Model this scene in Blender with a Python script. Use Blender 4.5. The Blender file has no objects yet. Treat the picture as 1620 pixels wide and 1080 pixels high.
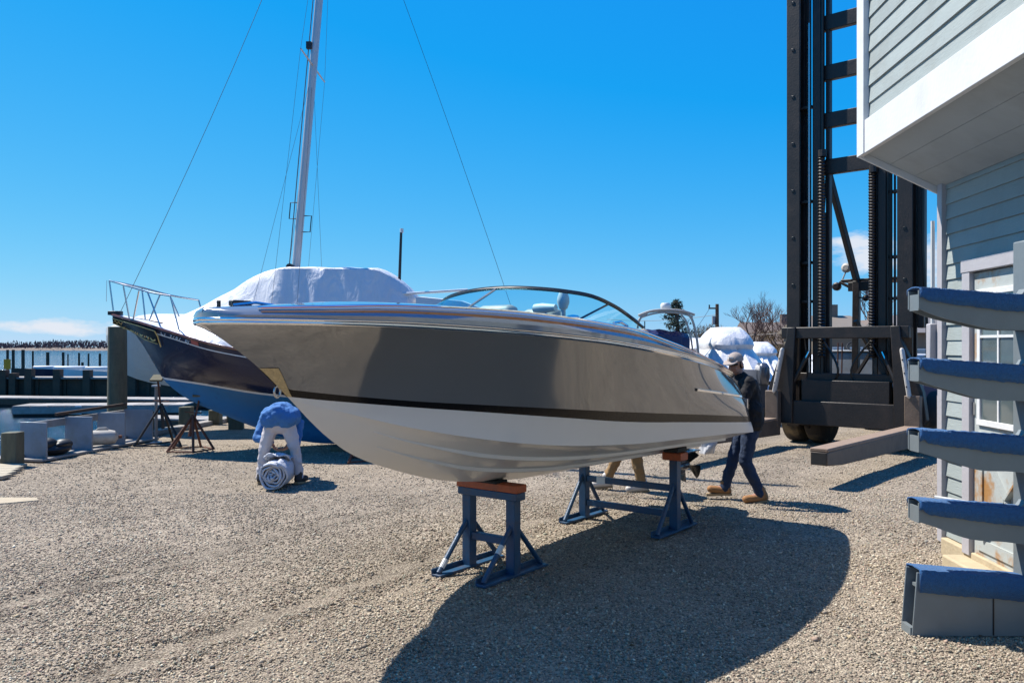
import bpy, bmesh, math, random
import numpy as np
from mathutils import Vector, Matrix, Euler
random.seed(7); RNG = np.random.default_rng(11)
R = math.radians; PI = math.pi
SC = bpy.context.scene
C = SC.collection

# ------------------------------------------------------------------ camera
FPX, EYE, CX, HY = 1300.0, 1.8, 810.0, 547.0          # focal length and horizon in 1620-wide pixels
cam_d = bpy.data.cameras.new('camera'); cam = bpy.data.objects.new('camera', cam_d); C.objects.link(cam)
cam.location = (0, 0, EYE); cam.rotation_euler = (PI/2, 0, 0)
cam_d.sensor_width = 36.0; cam_d.lens = 36.0*FPX/1620.0
cam_d.shift_y = 7.0/1620.0
cam_d.clip_start = 0.05; cam_d.clip_end = 6000
SC.camera = cam
SC.render.resolution_x, SC.render.resolution_y = 1024, 682

# ------------------------------------------------------------------ light
SUN_EL = R(55); SUN_AZ = R(-61)                       # azimuth from +Y towards +X
world = bpy.data.worlds.new('World'); SC.world = world; world.use_nodes = True
wn, wl = world.node_tree.nodes, world.node_tree.links
for n in list(wn): wn.remove(n)
def N(tree, t, **kw):
    n = tree.nodes.new(t)
    for k, v in kw.items():
        if k.startswith('i_'): n.inputs[k[2:].replace('_', ' ')].default_value = v
        else: setattr(n, k, v)
    return n
wt = world.node_tree
sky = N(wt, 'ShaderNodeTexSky', sky_type='NISHITA')
sky.sun_disc = False; sky.sun_elevation = SUN_EL; sky.sun_rotation = SUN_AZ
sky.altitude = 0; sky.air_density = 1.0; sky.dust_density = 0.0; sky.ozone_density = 6.0
# deepen the clear spring blue as the camera recorded it: one tone curve per channel over the whole sky
def wmath(op, a, b=None, clamp=False):
    m = N(wt, 'ShaderNodeMath', operation=op, use_clamp=clamp)
    for i, v in enumerate((a, b)):
        if v is None: continue
        if isinstance(v, (int, float)): m.inputs[i].default_value = v
        else: wl.new(v, m.inputs[i])
    return m.outputs[0]
ssp = N(wt, 'ShaderNodeSeparateColor'); wl.new(sky.outputs[0], ssp.inputs[0])
hsv = N(wt, 'ShaderNodeCombineColor')
wl.new(wmath('MAXIMUM', wmath('MULTIPLY', wmath('SUBTRACT', ssp.outputs[0], 1.40), .70), .10), hsv.inputs[0])
wl.new(wmath('MULTIPLY', wmath('POWER', wmath('MULTIPLY', ssp.outputs[1], .1), .63), 8.0), hsv.inputs[1])
wl.new(wmath('MULTIPLY', wmath('POWER', wmath('MULTIPLY', ssp.outputs[2], .1), .13), 9.9), hsv.inputs[2])
# fair-weather cumulus low over the horizon
tc = N(wt, 'ShaderNodeTexCoord'); sep = N(wt, 'ShaderNodeSeparateXYZ'); wl.new(tc.outputs['Generated'], sep.inputs[0])
mp = N(wt, 'ShaderNodeMapping'); mp.inputs['Scale'].default_value = (22, 22, 60); wl.new(tc.outputs['Generated'], mp.inputs[0])
nz = N(wt, 'ShaderNodeTexNoise'); nz.inputs['Scale'].default_value = 1.0; nz.inputs['Detail'].default_value = 7; nz.inputs['Roughness'].default_value = 0.6
wl.new(mp.outputs[0], nz.inputs['Vector'])
def bank(az, el, wa, we):                              # soft ellipse of cloud around one bearing
    d = Vector((math.sin(R(az))*math.cos(R(el)), math.cos(R(az))*math.cos(R(el)), math.sin(R(el))))
    s = Vector((math.cos(R(az)), -math.sin(R(az)), 0))
    dp = N(wt, 'ShaderNodeVectorMath', operation='DOT_PRODUCT'); wl.new(tc.outputs['Generated'], dp.inputs[0]); dp.inputs[1].default_value = s
    fw = N(wt, 'ShaderNodeVectorMath', operation='DOT_PRODUCT'); wl.new(tc.outputs['Generated'], fw.inputs[0]); fw.inputs[1].default_value = d
    a = wmath('DIVIDE', dp.outputs['Value'], math.sin(R(wa)))
    b = wmath('DIVIDE', wmath('SUBTRACT', sep.outputs['Z'], math.sin(R(el))), math.sin(R(we)))
    r = wmath('ADD', wmath('MULTIPLY', a, a), wmath('MULTIPLY', b, b))
    return wmath('MULTIPLY', wmath('SUBTRACT', 1.0, r, True), wmath('GREATER_THAN', fw.outputs['Value'], 0.0))
m = bank(-30, 1.15, 9, .75)
for b in ((22.8, 6.0, 3.4, 1.9), (27.5, 5.0, 3.5, 2.2), (70, 3.5, 14, 2.5), (-75, 2.5, 16, 2.0), (130, 4, 18, 3), (200, 3, 20, 2.5), (-140, 4, 18, 3), (-36, .9, 5, .6)):
    m = wmath('MAXIMUM', m, bank(*b))
den = wmath('MULTIPLY', wmath('SUBTRACT', wmath('ADD', wmath('MULTIPLY', m, .40), nz.outputs['Fac']), 0.66), 4.0, True)
den = wmath('MULTIPLY', den, wmath('MULTIPLY', m, 4.0, True))
mix = N(wt, 'ShaderNodeMix', data_type='RGBA'); wl.new(wmath('MULTIPLY', den, .9), mix.inputs[0])
wl.new(hsv.outputs[0], mix.inputs[6]); mix.inputs[7].default_value = (8.2, 8.5, 9.2, 1)
bg = N(wt, 'ShaderNodeBackground'); bg.inputs['Strength'].default_value = 0.055
wl.new(mix.outputs[2], bg.inputs['Color'])
wo = N(wt, 'ShaderNodeOutputWorld'); wl.new(bg.outputs[0], wo.inputs[0])

sun_d = bpy.data.lights.new('sun', 'SUN'); sun = bpy.data.objects.new('sun', sun_d); C.objects.link(sun)
sun_d.energy = 5.0; sun_d.angle = R(0.53); sun_d.color = (1.0, 0.95, 0.87)
to_sun = Vector((math.sin(SUN_AZ)*math.cos(SUN_EL), math.cos(SUN_AZ)*math.cos(SUN_EL), math.sin(SUN_EL)))
sun.rotation_euler = (-to_sun).to_track_quat('-Z', 'Y').to_euler(); sun.location = to_sun*40
SC.view_settings.view_transform = 'Standard'; SC.view_settings.look = 'None'
SC.view_settings.gamma = 1.0; SC.view_settings.exposure = 0.85; SC.view_settings.use_curve_mapping = False
SC.render.engine = 'CYCLES'
SC.cycles.max_bounces = 8; SC.cycles.transparent_max_bounces = 16

def at(px, py, Y): return Vector(((px-CX)/FPX*Y, Y, EYE-(py-HY)/FPX*Y))   # a point seen at (px, py), Y metres ahead
def gnd(px, py, z=0.0):
    Y = (EYE-z)*FPX/(py-HY); return Vector(((px-CX)/FPX*Y, Y, z))

# ------------------------------------------------------------------ materials
MATS = {}
ALB = .76                                               # one common albedo scale that goes with the exposure
def pm(name, col, rough=.5, metal=0.0, var=.12, scale=6.0, bump=0.0, bscale=40.0, coat=0.0, spec=.5, stretch=None, rvar=.1, dirt=None, dscale=2.0, damt=.5, sheen=0.0, dlo=.5, dhi=.72, orand=0.0):
    if metal < .9: col = [c*ALB for c in col]
    if dirt: dirt = [c*ALB for c in dirt]
    m = bpy.data.materials.new(name); m.use_nodes = True; t = m.node_tree; b = t.nodes['Principled BSDF']; L = t.links
    b.inputs['Roughness'].default_value = rough; b.inputs['Metallic'].default_value = metal
    b.inputs['Coat Weight'].default_value = coat; b.inputs['Coat Roughness'].default_value = .04; b.inputs['Specular IOR Level'].default_value = spec
    if sheen: b.inputs['Sheen Weight'].default_value = sheen
    tcn = N(t, 'ShaderNodeTexCoord'); vec = tcn.outputs['Object']
    if stretch:
        mpn = N(t, 'ShaderNodeMapping'); mpn.inputs['Scale'].default_value = stretch; L.new(vec, mpn.inputs[0]); vec = mpn.outputs[0]
    n1 = N(t, 'ShaderNodeTexNoise', i_Scale=scale, i_Detail=5.0, i_Roughness=.6); L.new(vec, n1.inputs['Vector'])
    mx = N(t, 'ShaderNodeMix', data_type='RGBA'); L.new(n1.outputs['Fac'], mx.inputs[0])
    mx.inputs[6].default_value = [c*(1-var*1.6) for c in col]+[1]; mx.inputs[7].default_value = [min(1, c*(1+var*1.6)) for c in col]+[1]
    out = mx.outputs[2]
    if dirt:
        n2 = N(t, 'ShaderNodeTexNoise', i_Scale=dscale, i_Detail=8.0, i_Roughness=.65); L.new(tcn.outputs['Object'], n2.inputs['Vector'])
        rp = N(t, 'ShaderNodeMapRange'); L.new(n2.outputs['Fac'], rp.inputs[0]); rp.inputs[1].default_value = dlo; rp.inputs[2].default_value = dhi; rp.inputs[4].default_value = damt
        m2 = N(t, 'ShaderNodeMix', data_type='RGBA'); L.new(rp.outputs[0], m2.inputs[0]); L.new(out, m2.inputs[6]); m2.inputs[7].default_value = list(dirt)+[1]; out = m2.outputs[2]
    if orand:                                           # boards of one kind differ a little from each other
        oi = N(t, 'ShaderNodeObjectInfo'); mr = N(t, 'ShaderNodeMapRange'); L.new(oi.outputs['Random'], mr.inputs[0]); mr.inputs[3].default_value = 1-orand; mr.inputs[4].default_value = 1+orand*.7
        hv = N(t, 'ShaderNodeHueSaturation'); L.new(out, hv.inputs['Color']); L.new(mr.outputs[0], hv.inputs['Value']); out = hv.outputs[0]
    L.new(out, b.inputs['Base Color'])
    if rvar:
        rr = N(t, 'ShaderNodeMapRange'); L.new(n1.outputs['Fac'], rr.inputs[0]); rr.inputs[3].default_value = max(0, rough-rvar); rr.inputs[4].default_value = min(1, rough+rvar); L.new(rr.outputs[0], b.inputs['Roughness'])
    if bump:
        n3 = N(t, 'ShaderNodeTexNoise', i_Scale=bscale, i_Detail=4.0); L.new(vec, n3.inputs['Vector'])
        bp = N(t, 'ShaderNodeBump'); bp.inputs['Strength'].default_value = bump; bp.inputs['Distance'].default_value = .01
        L.new(n3.outputs['Fac'], bp.inputs['Height']); L.new(bp.outputs[0], b.inputs['Normal'])
    MATS[name] = m; return m
wood_s = (1.5, 1.5, 12)
pm('gelcoat_grey', (.176, .184, .194), .11, .22, .03, 3, coat=1.0, spec=.7, rvar=.03)
pm('gelcoat_white', (.76, .745, .72), .32, 0, .03, 2, coat=.3, rvar=.05)
pm('boot_black', (.006, .006, .007), .2, 0, .05, 3, coat=0, spec=.25, rvar=.03)
pm('deck_silver', (.30, .32, .36), .12, .45, .03, 3, coat=.9, rvar=.03)
pm('chrome', (.82, .83, .85), .07, 1, .03, 4, rvar=.03)
pm('teak', (.46, .16, .04), .3, 0, .15, 10, coat=.6)
pm('black_trim', (.015, .015, .017), .25, 0, .1, 5, coat=.3)
pm('rubber', (.02, .02, .02), .8, 0, .2, 10, bump=.2)
pm('vinyl_beige', (.55, .46, .36), .5, 0, .06, 6)
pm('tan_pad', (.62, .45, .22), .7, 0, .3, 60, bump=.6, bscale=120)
pm('stand_blue', (.014, .072, .155), .45, 0, .22, 9, bump=.15, bscale=60, dirt=(.15, .075, .035), dscale=11, damt=.4)
pm('stand_orange', (.50, .10, .025), .55, 0, .25, 9, bump=.3, dirt=(.12, .06, .04), dscale=7, damt=.6)
pm('sticker_white', (.75, .75, .73), .5, 0, .1, 20)
pm('navy_paint', (.010, .013, .042), .24, 0, .25, 2, coat=.15, spec=.35, dirt=(.05, .055, .08), dscale=1.2, damt=.3)
pm('bottom_blue', (.006, .18, .44), .7, 0, .18, 3, bump=.2, dirt=(.02, .05, .10), dscale=3, damt=.5)
pm('white_paint', (.80, .80, .79), .4, 0, .05, 5)
pm('gold_leaf', (.78, .56, .20), .4, .1, .15, 20)
pm('varnish', (.16, .05, .02), .3, 0, .3, 12, coat=.6)
pm('red_sticker', (.45, .10, .08), .5)
pm('alloy', (.62, .60, .62), .38, .35, .06, 4)
pm('stainless', (.5, .48, .48), .25, 1, .1, 8)
pm('wire', (.12, .12, .13), .5, .6, .1, 5)
pm('dark_fitting', (.03, .035, .04), .5, .3, .2, 10)
def tarp(name, col, bs=3.0, st=.4, tr=.15):
    m = pm(name, col, .38, 0, .05, 3, bump=0)
    t = m.node_tree; b = t.nodes['Principled BSDF']
    tcn = N(t, 'ShaderNodeTexCoord'); mpn = N(t, 'ShaderNodeMapping'); mpn.inputs['Scale'].default_value = (1.6, 1.6, .55); t.links.new(tcn.outputs['Object'], mpn.inputs[0])
    n = N(t, 'ShaderNodeTexNoise', i_Scale=bs, i_Detail=6.0, i_Distortion=1.2); t.links.new(mpn.outputs[0], n.inputs['Vector'])
    bp = N(t, 'ShaderNodeBump'); bp.inputs['Strength'].default_value = st; bp.inputs['Distance'].default_value = .085
    t.links.new(n.outputs['Fac'], bp.inputs['Height']); t.links.new(bp.outputs[0], b.inputs['Normal'])
    b.inputs['Subsurface Weight'].default_value = tr; b.inputs['Subsurface Radius'].default_value = (.1, .1, .1)
    return m
tarp('shrink_wrap', (.80, .80, .82)); tarp('shrink_wrap_old', (.78, .76, .71), 2.0, .3); tarp('canvas_navy', (.015, .03, .12), 4, .6, 0)
tarp('roll_cloth', (.62, .65, .72), 14, .5, 0)
pm('pile_wood', (.125, .115, .070), .85, 0, .4, 5, bump=.9, bscale=18, stretch=(3, 3, .6), dirt=(.20, .15, .10), dscale=3, damt=.5)
pm('pier_wood', (.115, .066, .040), .9, 0, .4, 4, bump=.8, bscale=14, stretch=(1, 1, 3), dirt=(.05, .045, .04), dscale=1, damt=.7)
pm('dock_wood', (.36, .33, .30), .85, 0, .25, 6, bump=.5, bscale=20, dirt=(.2, .17, .14), dscale=2, orand=.2)
pm('new_wood', (.46, .40, .29), .8, 0, .22, 6, bump=.5, bscale=30, stretch=(6, 1, 6), dirt=(.28, .24, .16), dscale=2)
pm('rack_grey', (.27, .30, .34), .6, 0, .12, 6, bump=.2, bscale=40, dirt=(.20, .18, .15), dscale=4, damt=.5)
pm('rust', (.15, .055, .03), .85, 0, .45, 12, bump=.6, bscale=60, dirt=(.05, .03, .025), dscale=6)
pm('concrete', (.47, .39, .27), .9, 0, .15, 7, bump=.5, bscale=60, dirt=(.36, .30, .2), dscale=2)
pm('clap_grey', (.37, .415, .40), .65, 0, .06, 5, bump=.35, bscale=14, stretch=(5, .8, 12), dirt=(.28, .29, .26), dscale=1.4, damt=.6, orand=.10)
pm('trim_white', (.82, .81, .80), .5, 0, .04, 4, bump=.2, bscale=30, dirt=(.68, .65, .60), dscale=3, damt=.5)
pm('trim_lilac', (.47, .45, .47), .55, 0, .06, 5, bump=.2, bscale=30, dirt=(.42, .40, .40), dscale=3, damt=.5)
pm('soffit_grey', (.46, .50, .51), .7, 0, .08, 3, bump=.3, bscale=12, dirt=(.25, .25, .24), dscale=1.2, damt=.5)
pm('door_paint', (.47, .50, .48), .55, 0, .06, 5, bump=.15, bscale=30, dirt=(.42, .20, .05), dscale=2.4, damt=.95, dlo=.50, dhi=.60)
pm('found_tan', (.52, .42, .27), .9, 0, .2, 6, bump=.5, bscale=40)
pm('pane_dark', (.10, .13, .13), .06, 0, .2, 3, coat=1, rvar=.02)
pm('carpet_blue', (.016, .125, .34), .95, 0, .35, 60, bump=1.0, bscale=220, sheen=.15)
pm('rack_steel', (.21, .24, .25), .45, .1, .10, 5, bump=.12, bscale=30, dirt=(.20, .20, .19), dscale=3, damt=.4)
pm('pvc', (.78, .77, .74), .4, 0, .05, 6)
pm('mast_black', (.018, .0125, .010), .5, .05, .3, 5, bump=.25, bscale=30, dirt=(.05, .032, .024), dscale=2.5, damt=.6)
pm('mast_grease', (.015, .014, .014), .35, .3, .3, 8)
pm('fork_steel', (.17, .12, .085), .6, .15, .3, 6, bump=.3, bscale=40, dirt=(.07, .05, .04), dscale=4, damt=.6)
pm('fork_pad', (.30, .21, .15), .8, 0, .2, 10, bump=.4)
pm('fender_board', (.62, .58, .53), .7, 0, .15, 10, bump=.3, dirt=(.3, .22, .16), dscale=8)
pm('truck_grey', (.34, .36, .38), .5, .1, .15, 4, dirt=(.18, .15, .12), dscale=3)
pm('truck_blue', (.03, .05, .14), .5, 0, .15, 4)
pm('tyre', (.05, .042, .035), .9, 0, .3, 9, bump=.4, dirt=(.34, .25, .13), dscale=2, damt=1.0)
pm('hub_grey', (.3, .28, .26), .6, .2, .2, 6)
pm('house_tan', (.20, .165, .13), .8, 0, .08, 3); pm('house_cream', (.48, .45, .36), .8, 0, .06, 3); pm('roof_brown', (.17, .13, .11), .9, 0, .2, 6, bump=.5); pm('roof_grey', (.16, .15, .15), .9, 0, .2, 6)
pm('far_glass', (.30, .36, .40), .15, 0, .2, 4)
pm('bark', (.10, .075, .065), .9, 0, .3, 12, bump=.6); pm('twig', (.16, .10, .085), .9, 0, .3, 12)
pm('needle', (.022, .045, .030), .8, 0, .5, 2.5); pm('shrub', (.13, .085, .04), .9, 0, .4, 4)
pm('far_wood', (.105, .075, .085), 1, 0, .5, .05); pm('far_sand', (.21, .165, .13), 1, 0, .2, .1)
pm('skin', (.45, .22, .15), .5, 0, .08, 12); pm('denim_jacket', (.05, .19, .46), .85, 0, .2, 10, bump=.5, bscale=90); pm('denim', (.012, .030, .075), .85, 0, .35, 8, bump=.5, bscale=90)
pm('white_trousers', (.64, .58, .57), .85, 0, .10, 6, bump=.4, bscale=30); pm('khaki', (.30, .18, .075), .85, 0, .15, 8, bump=.4, bscale=50); pm('black_jacket', (.009, .008, .009), .9, 0, .3, 8, bump=.3, bscale=50)
pm('boot_tan', (.36, .17, .06), .75, 0, .2, 14, bump=.4); pm('shoe_white', (.6, .55, .5), .6, 0, .15, 12); pm('shoe_dark', (.04, .03, .025), .7); pm('cap_cloth', (.40, .33, .29), .85, 0, .15, 16, bump=.4, bscale=120); pm('hair', (.03, .02, .015), .7)
pm('eye_dark', (.01, .01, .01), .2, rvar=0); pm('sign_yellow', (.95, .36, .01), .6); pm('bag_black', (.012, .012, .014), .5, bump=.4, bscale=20); pm('jug', (.55, .52, .46), .5, 0, .1, 9, dirt=(.3, .15, .08), dscale=9)
pm('outboard_grey', (.10, .11, .13), .25, .3, .1, 5, coat=.6); pm('car_paint', (.10, .14, .18), .3, 0, .1, 4, coat=.5); pm('sole_rub', (.35, .25, .14), .9)

def glass_mat(name, tint, refl=.12):
    m = bpy.data.materials.new(name); m.use_nodes = True; t = m.node_tree; t.nodes.clear()
    tr = N(t, 'ShaderNodeBsdfTransparent'); tr.inputs[0].default_value = list(tint)+[1]
    gl = N(t, 'ShaderNodeBsdfGlossy'); gl.inputs['Roughness'].default_value = .02; gl.inputs[0].default_value = (.9, .95, 1, 1)
    fr = N(t, 'ShaderNodeFresnel', i_IOR=1.5); mx = N(t, 'ShaderNodeMixShader'); o = N(t, 'ShaderNodeOutputMaterial')
    t.links.new(fr.outputs[0], mx.inputs[0]); t.links.new(tr.outputs[0], mx.inputs[1]); t.links.new(gl.outputs[0], mx.inputs[2]); t.links.new(mx.outputs[0], o.inputs[0])
    MATS[name] = m
glass_mat('tinted_glass', (.56, .87, .94))

# ------------------------------------------------------------------ mesh helpers
class MB:
    def __init__(s): s.v = []; s.f = []; s.m = []; s.cur = 0
    def add(s, vs, fs):
        o = len(s.v); s.v += [tuple(v) for v in vs]; s.f += [tuple(o+i for i in f) for f in fs]; s.m += [s.cur]*len(fs); return s
    def box(s, c, d, rz=0.0, M=None):
        x, y, z = (k/2 for k in d)
        vs = [Vector((a*x, b*y, e*z)) for e in (-1, 1) for b in (-1, 1) for a in (-1, 1)]
        if rz: vs = [Matrix.Rotation(rz, 3, 'Z') @ v for v in vs]
        if M is not None: vs = [M @ v for v in vs]
        vs = [v+Vector(c) for v in vs]
        return s.add(vs, [(0, 2, 3, 1), (4, 5, 7, 6), (0, 1, 5, 4), (2, 6, 7, 3), (0, 4, 6, 2), (1, 3, 7, 5)])
    def bar(s, p, q, w, h, up=(0, 0, 1)):
        p, q = Vector(p), Vector(q); d = (q-p).normalized(); u = Vector(up)
        if abs(d.dot(u)) > .98: u = Vector((0, 1, 0))
        a = d.cross(u).normalized(); b = a.cross(d).normalized()
        vs = [e+a*(i*w/2)+b*(j*h/2) for e in (p, q) for j in (-1, 1) for i in (-1, 1)]
        return s.add(vs, [(0, 1, 3, 2), (4, 6, 7, 5), (0, 4, 5, 1), (2, 3, 7, 6), (0, 2, 6, 4), (1, 5, 7, 3)])
    def tube(s, pts, r, n=8, caps=True, ell=1.0):
        pts = [Vector(p) for p in pts]; k = len(pts); rr = r if isinstance(r, (list, tuple)) else [r]*k
        rings = []; a = None
        for i, p in enumerate(pts):
            d = (pts[min(i+1, k-1)]-pts[max(i-1, 0)]).normalized()
            if a is None:
                u = Vector((0, 0, 1)) if abs(d.z) < .9 else Vector((0, 1, 0)); a = d.cross(u).normalized()
            else: a = (a-d*a.dot(d)).normalized()
            b = d.cross(a).normalized()
            rings.append([p+(a*math.cos(2*PI*j/n)*ell+b*math.sin(2*PI*j/n))*rr[i] for j in range(n)])
        return s.loft(rings, True, caps)
    def loft(s, rings, closed=False, caps=False):
        n = len(rings[0]); vs = [p for r in rings for p in r]; fs = []
        for i in range(len(rings)-1):
            for j in range(n if closed else n-1):
                a, b = i*n+j, i*n+(j+1) % n; fs.append((a, b, b+n, a+n))
        if caps: fs.append(tuple(range(n-1, -1, -1))); fs.append(tuple((len(rings)-1)*n+j for j in range(n)))
        return s.add(vs, fs)
    def lathe(s, prof, c=(0, 0, 0), n=20, axis='z'):
        c = Vector(c); rings = []
        for r, h in prof:
            ring = []
            for j in range(n):
                a, b = r*math.cos(2*PI*j/n), r*math.sin(2*PI*j/n)
                ring.append(c+Vector((a, b, h) if axis == 'z' else ((h, a, b) if axis == 'x' else (b, h, a))))
            rings.append(ring)
        return s.loft(rings, True, True)
    def prism(s, poly, o, u, v, t):                     # 2D outline in the (u, v) plane through o, thickness vector t
        o, u, v, t = Vector(o), Vector(u), Vector(v), Vector(t); n = len(poly)
        vs = [o+u*a+v*b for a, b in poly]+[o+u*a+v*b+t for a, b in poly]
        return s.add(vs, [tuple(range(n-1, -1, -1)), tuple(range(n, 2*n))]+[(i, (i+1) % n, (i+1) % n+n, i+n) for i in range(n)])
    def ball(s, c, r, n=12, k=8):
        r = r if isinstance(r, (tuple, list)) else (r, r, r); c = Vector(c)
        rings = [[c+Vector((r[0]*math.sin(PI*i/k)*math.cos(2*PI*j/n), r[1]*math.sin(PI*i/k)*math.sin(2*PI*j/n), -r[2]*math.cos(PI*i/k))) for j in range(n)] for i in range(1, k)]
        o = len(s.v); s.loft(rings, True, False); m = len(s.v); s.v += [tuple(c+Vector((0, 0, -r[2]))), tuple(c+Vector((0, 0, r[2])))]
        for j in range(n):
            s.f.append((o+(j+1) % n, o+j, m)); s.m.append(s.cur); q = o+(k-2)*n; s.f.append((q+j, q+(j+1) % n, m+1)); s.m.append(s.cur)
        return s
    def cone(s, p, q, r0, r1, n=10):                    # tapered limb with rounded ends
        p, q = Vector(p), Vector(q); d = (q-p).normalized(); pts, rr = [], []
        for a in (-1, -.7, -.35, 0): pts.append(p+d*(a*r0)); rr.append(max(.001, r0*math.sqrt(max(0, 1-a*a))))
        pts.append((p+q)/2); rr.append((r0+r1)/2)
        for a in (0, .35, .7, 1): pts.append(q+d*(a*r1)); rr.append(max(.001, r1*math.sqrt(max(0, 1-a*a))))
        return s.tube(pts, rr, n)
    def build(s, name, mats, parent=None, smooth=True, ang=35, bevel=0.0, loc=None):
        me = bpy.data.meshes.new(name); me.from_pydata(s.v, [], s.f)
        for m in (mats if isinstance(mats, (list, tuple)) else [mats]): me.materials.append(MATS[m])
        if max(s.m, default=0): me.polygons.foreach_set('material_index', s.m)
        bm = bmesh.new(); bm.from_mesh(me)
        bmesh.ops.remove_doubles(bm, verts=bm.verts, dist=1e-5); bmesh.ops.recalc_face_normals(bm, faces=bm.faces); bm.to_mesh(me); bm.free()
        if smooth: me.shade_smooth(); me.set_sharp_from_angle(angle=R(ang))
        o = bpy.data.objects.new(name, me); C.objects.link(o)
        if parent is not None: o.parent = parent
        if loc is not None: o.location = loc
        if bevel:
            b = o.modifiers.new('edge', 'BEVEL'); b.width = bevel; b.segments = 2; b.limit_method = 'ANGLE'; b.angle_limit = R(40); b.harden_normals = False
        return o
def tag(o, label, cat, group=None, kind=None):
    o['label'] = label; o['category'] = cat
    if group: o['group'] = group
    if kind: o['kind'] = kind
    return o
def thing(name, label, cat, loc=(0, 0, 0), rotz=0.0, group=None):
    o = bpy.data.objects.new(name, None); C.objects.link(o); o.empty_display_size = .2
    o.location = loc; o.rotation_euler = (0, 0, rotz); return tag(o, label, cat, group)
def struct(o, label=None): 
    o['kind'] = 'structure'
    if label: o['label'] = label
    return o
def dup(root, loc, rotz=None, label=None, scale=None):
    r = root.copy(); C.objects.link(r); r.location = loc
    if rotz is not None: r.rotation_euler = (0, 0, rotz)
    if scale: r.scale = scale
    if label: r['label'] = label
    for ch in list(root.children):
        c = ch.copy(); C.objects.link(c); c.parent = r
        for g in list(ch.children):
            d = g.copy(); C.objects.link(d); d.parent = c
    return r
def curve(xs, ys):                                      # monotone cubic through the given points
    xs, ys = np.array(xs, float), np.array(ys, float); h = np.diff(xs); d = np.diff(ys)/h; m = np.zeros(len(xs))
    m[0], m[-1] = d[0], d[-1]
    for i in range(1, len(xs)-1): m[i] = 0 if d[i-1]*d[i] <= 0 else 2*d[i-1]*d[i]/(d[i-1]+d[i])
    def f(x):
        x = min(max(x, xs[0]), xs[-1]); i = min(int(np.searchsorted(xs, x, 'right'))-1, len(h)-1); t = (x-xs[i])/h[i]
        return float((2*t**3-3*t**2+1)*ys[i]+(t**3-2*t*t+t)*h[i]*m[i]+(-2*t**3+3*t*t)*ys[i+1]+(t**3-t*t)*h[i]*m[i+1])
    return f
def text(body, size, mat, parent, name, M, ext=.002, bold=False):
    cu = bpy.data.curves.new(name, 'FONT'); cu.body = body; cu.size = size; cu.extrude = ext; cu.align_x = 'LEFT'
    tmp = bpy.data.objects.new(name+'_tmp', cu); C.objects.link(tmp)
    dg = bpy.context.evaluated_depsgraph_get(); me = bpy.data.meshes.new_from_object(tmp.evaluated_get(dg)); bpy.data.objects.remove(tmp); bpy.data.curves.remove(cu)
    me.transform(M); me.materials.clear(); me.materials.append(MATS[mat]); me.name = name
    o = bpy.data.objects.new(name, me); C.objects.link(o); o.parent = parent; return o
def frame(o, x, y):                                     # matrix with origin o, text direction x and text up y
    x = Vector(x).normalized(); z = x.cross(Vector(y)).normalized(); y = z.cross(x)
    return Matrix.Translation(o) @ Matrix((x, y, z)).transposed().to_4x4()

# ------------------------------------------------------------------ setting: yard, water, far shore
WATER = -1.0
def edge_x(Y): return -7.8+(Y-12.4)*.15 if Y < 34 else -4.56+(Y-34)*.05     # seaward edge of the yard
def hgt(x, y):
    if y > 26 or y < 0: return 0.0
    d = (x+2.2)*.847-(y-4.56)*.531                       # shallow wheel ruts running from lower left towards the boat
    g = -.020*math.exp(-(d/.13)**2)+.012*math.exp(-((d-.22)/.1)**2)-.014*math.exp(-((d+1.75)/.13)**2)
    return g+.010*math.sin(x*1.3+.4*y)*math.sin(y*.9+1)+.004*math.sin(x*4.1+y*2.2)
def rut(x, y):
    d = (x+2.2)*.847-(y-4.56)*.531; return (math.exp(-(d/.11)**2)+.7*math.exp(-((d+1.75)/.12)**2)+.35*math.exp(-((d-1.2)/.3)**2))*(.75+.25*math.sin(x*7+y*5))

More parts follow.
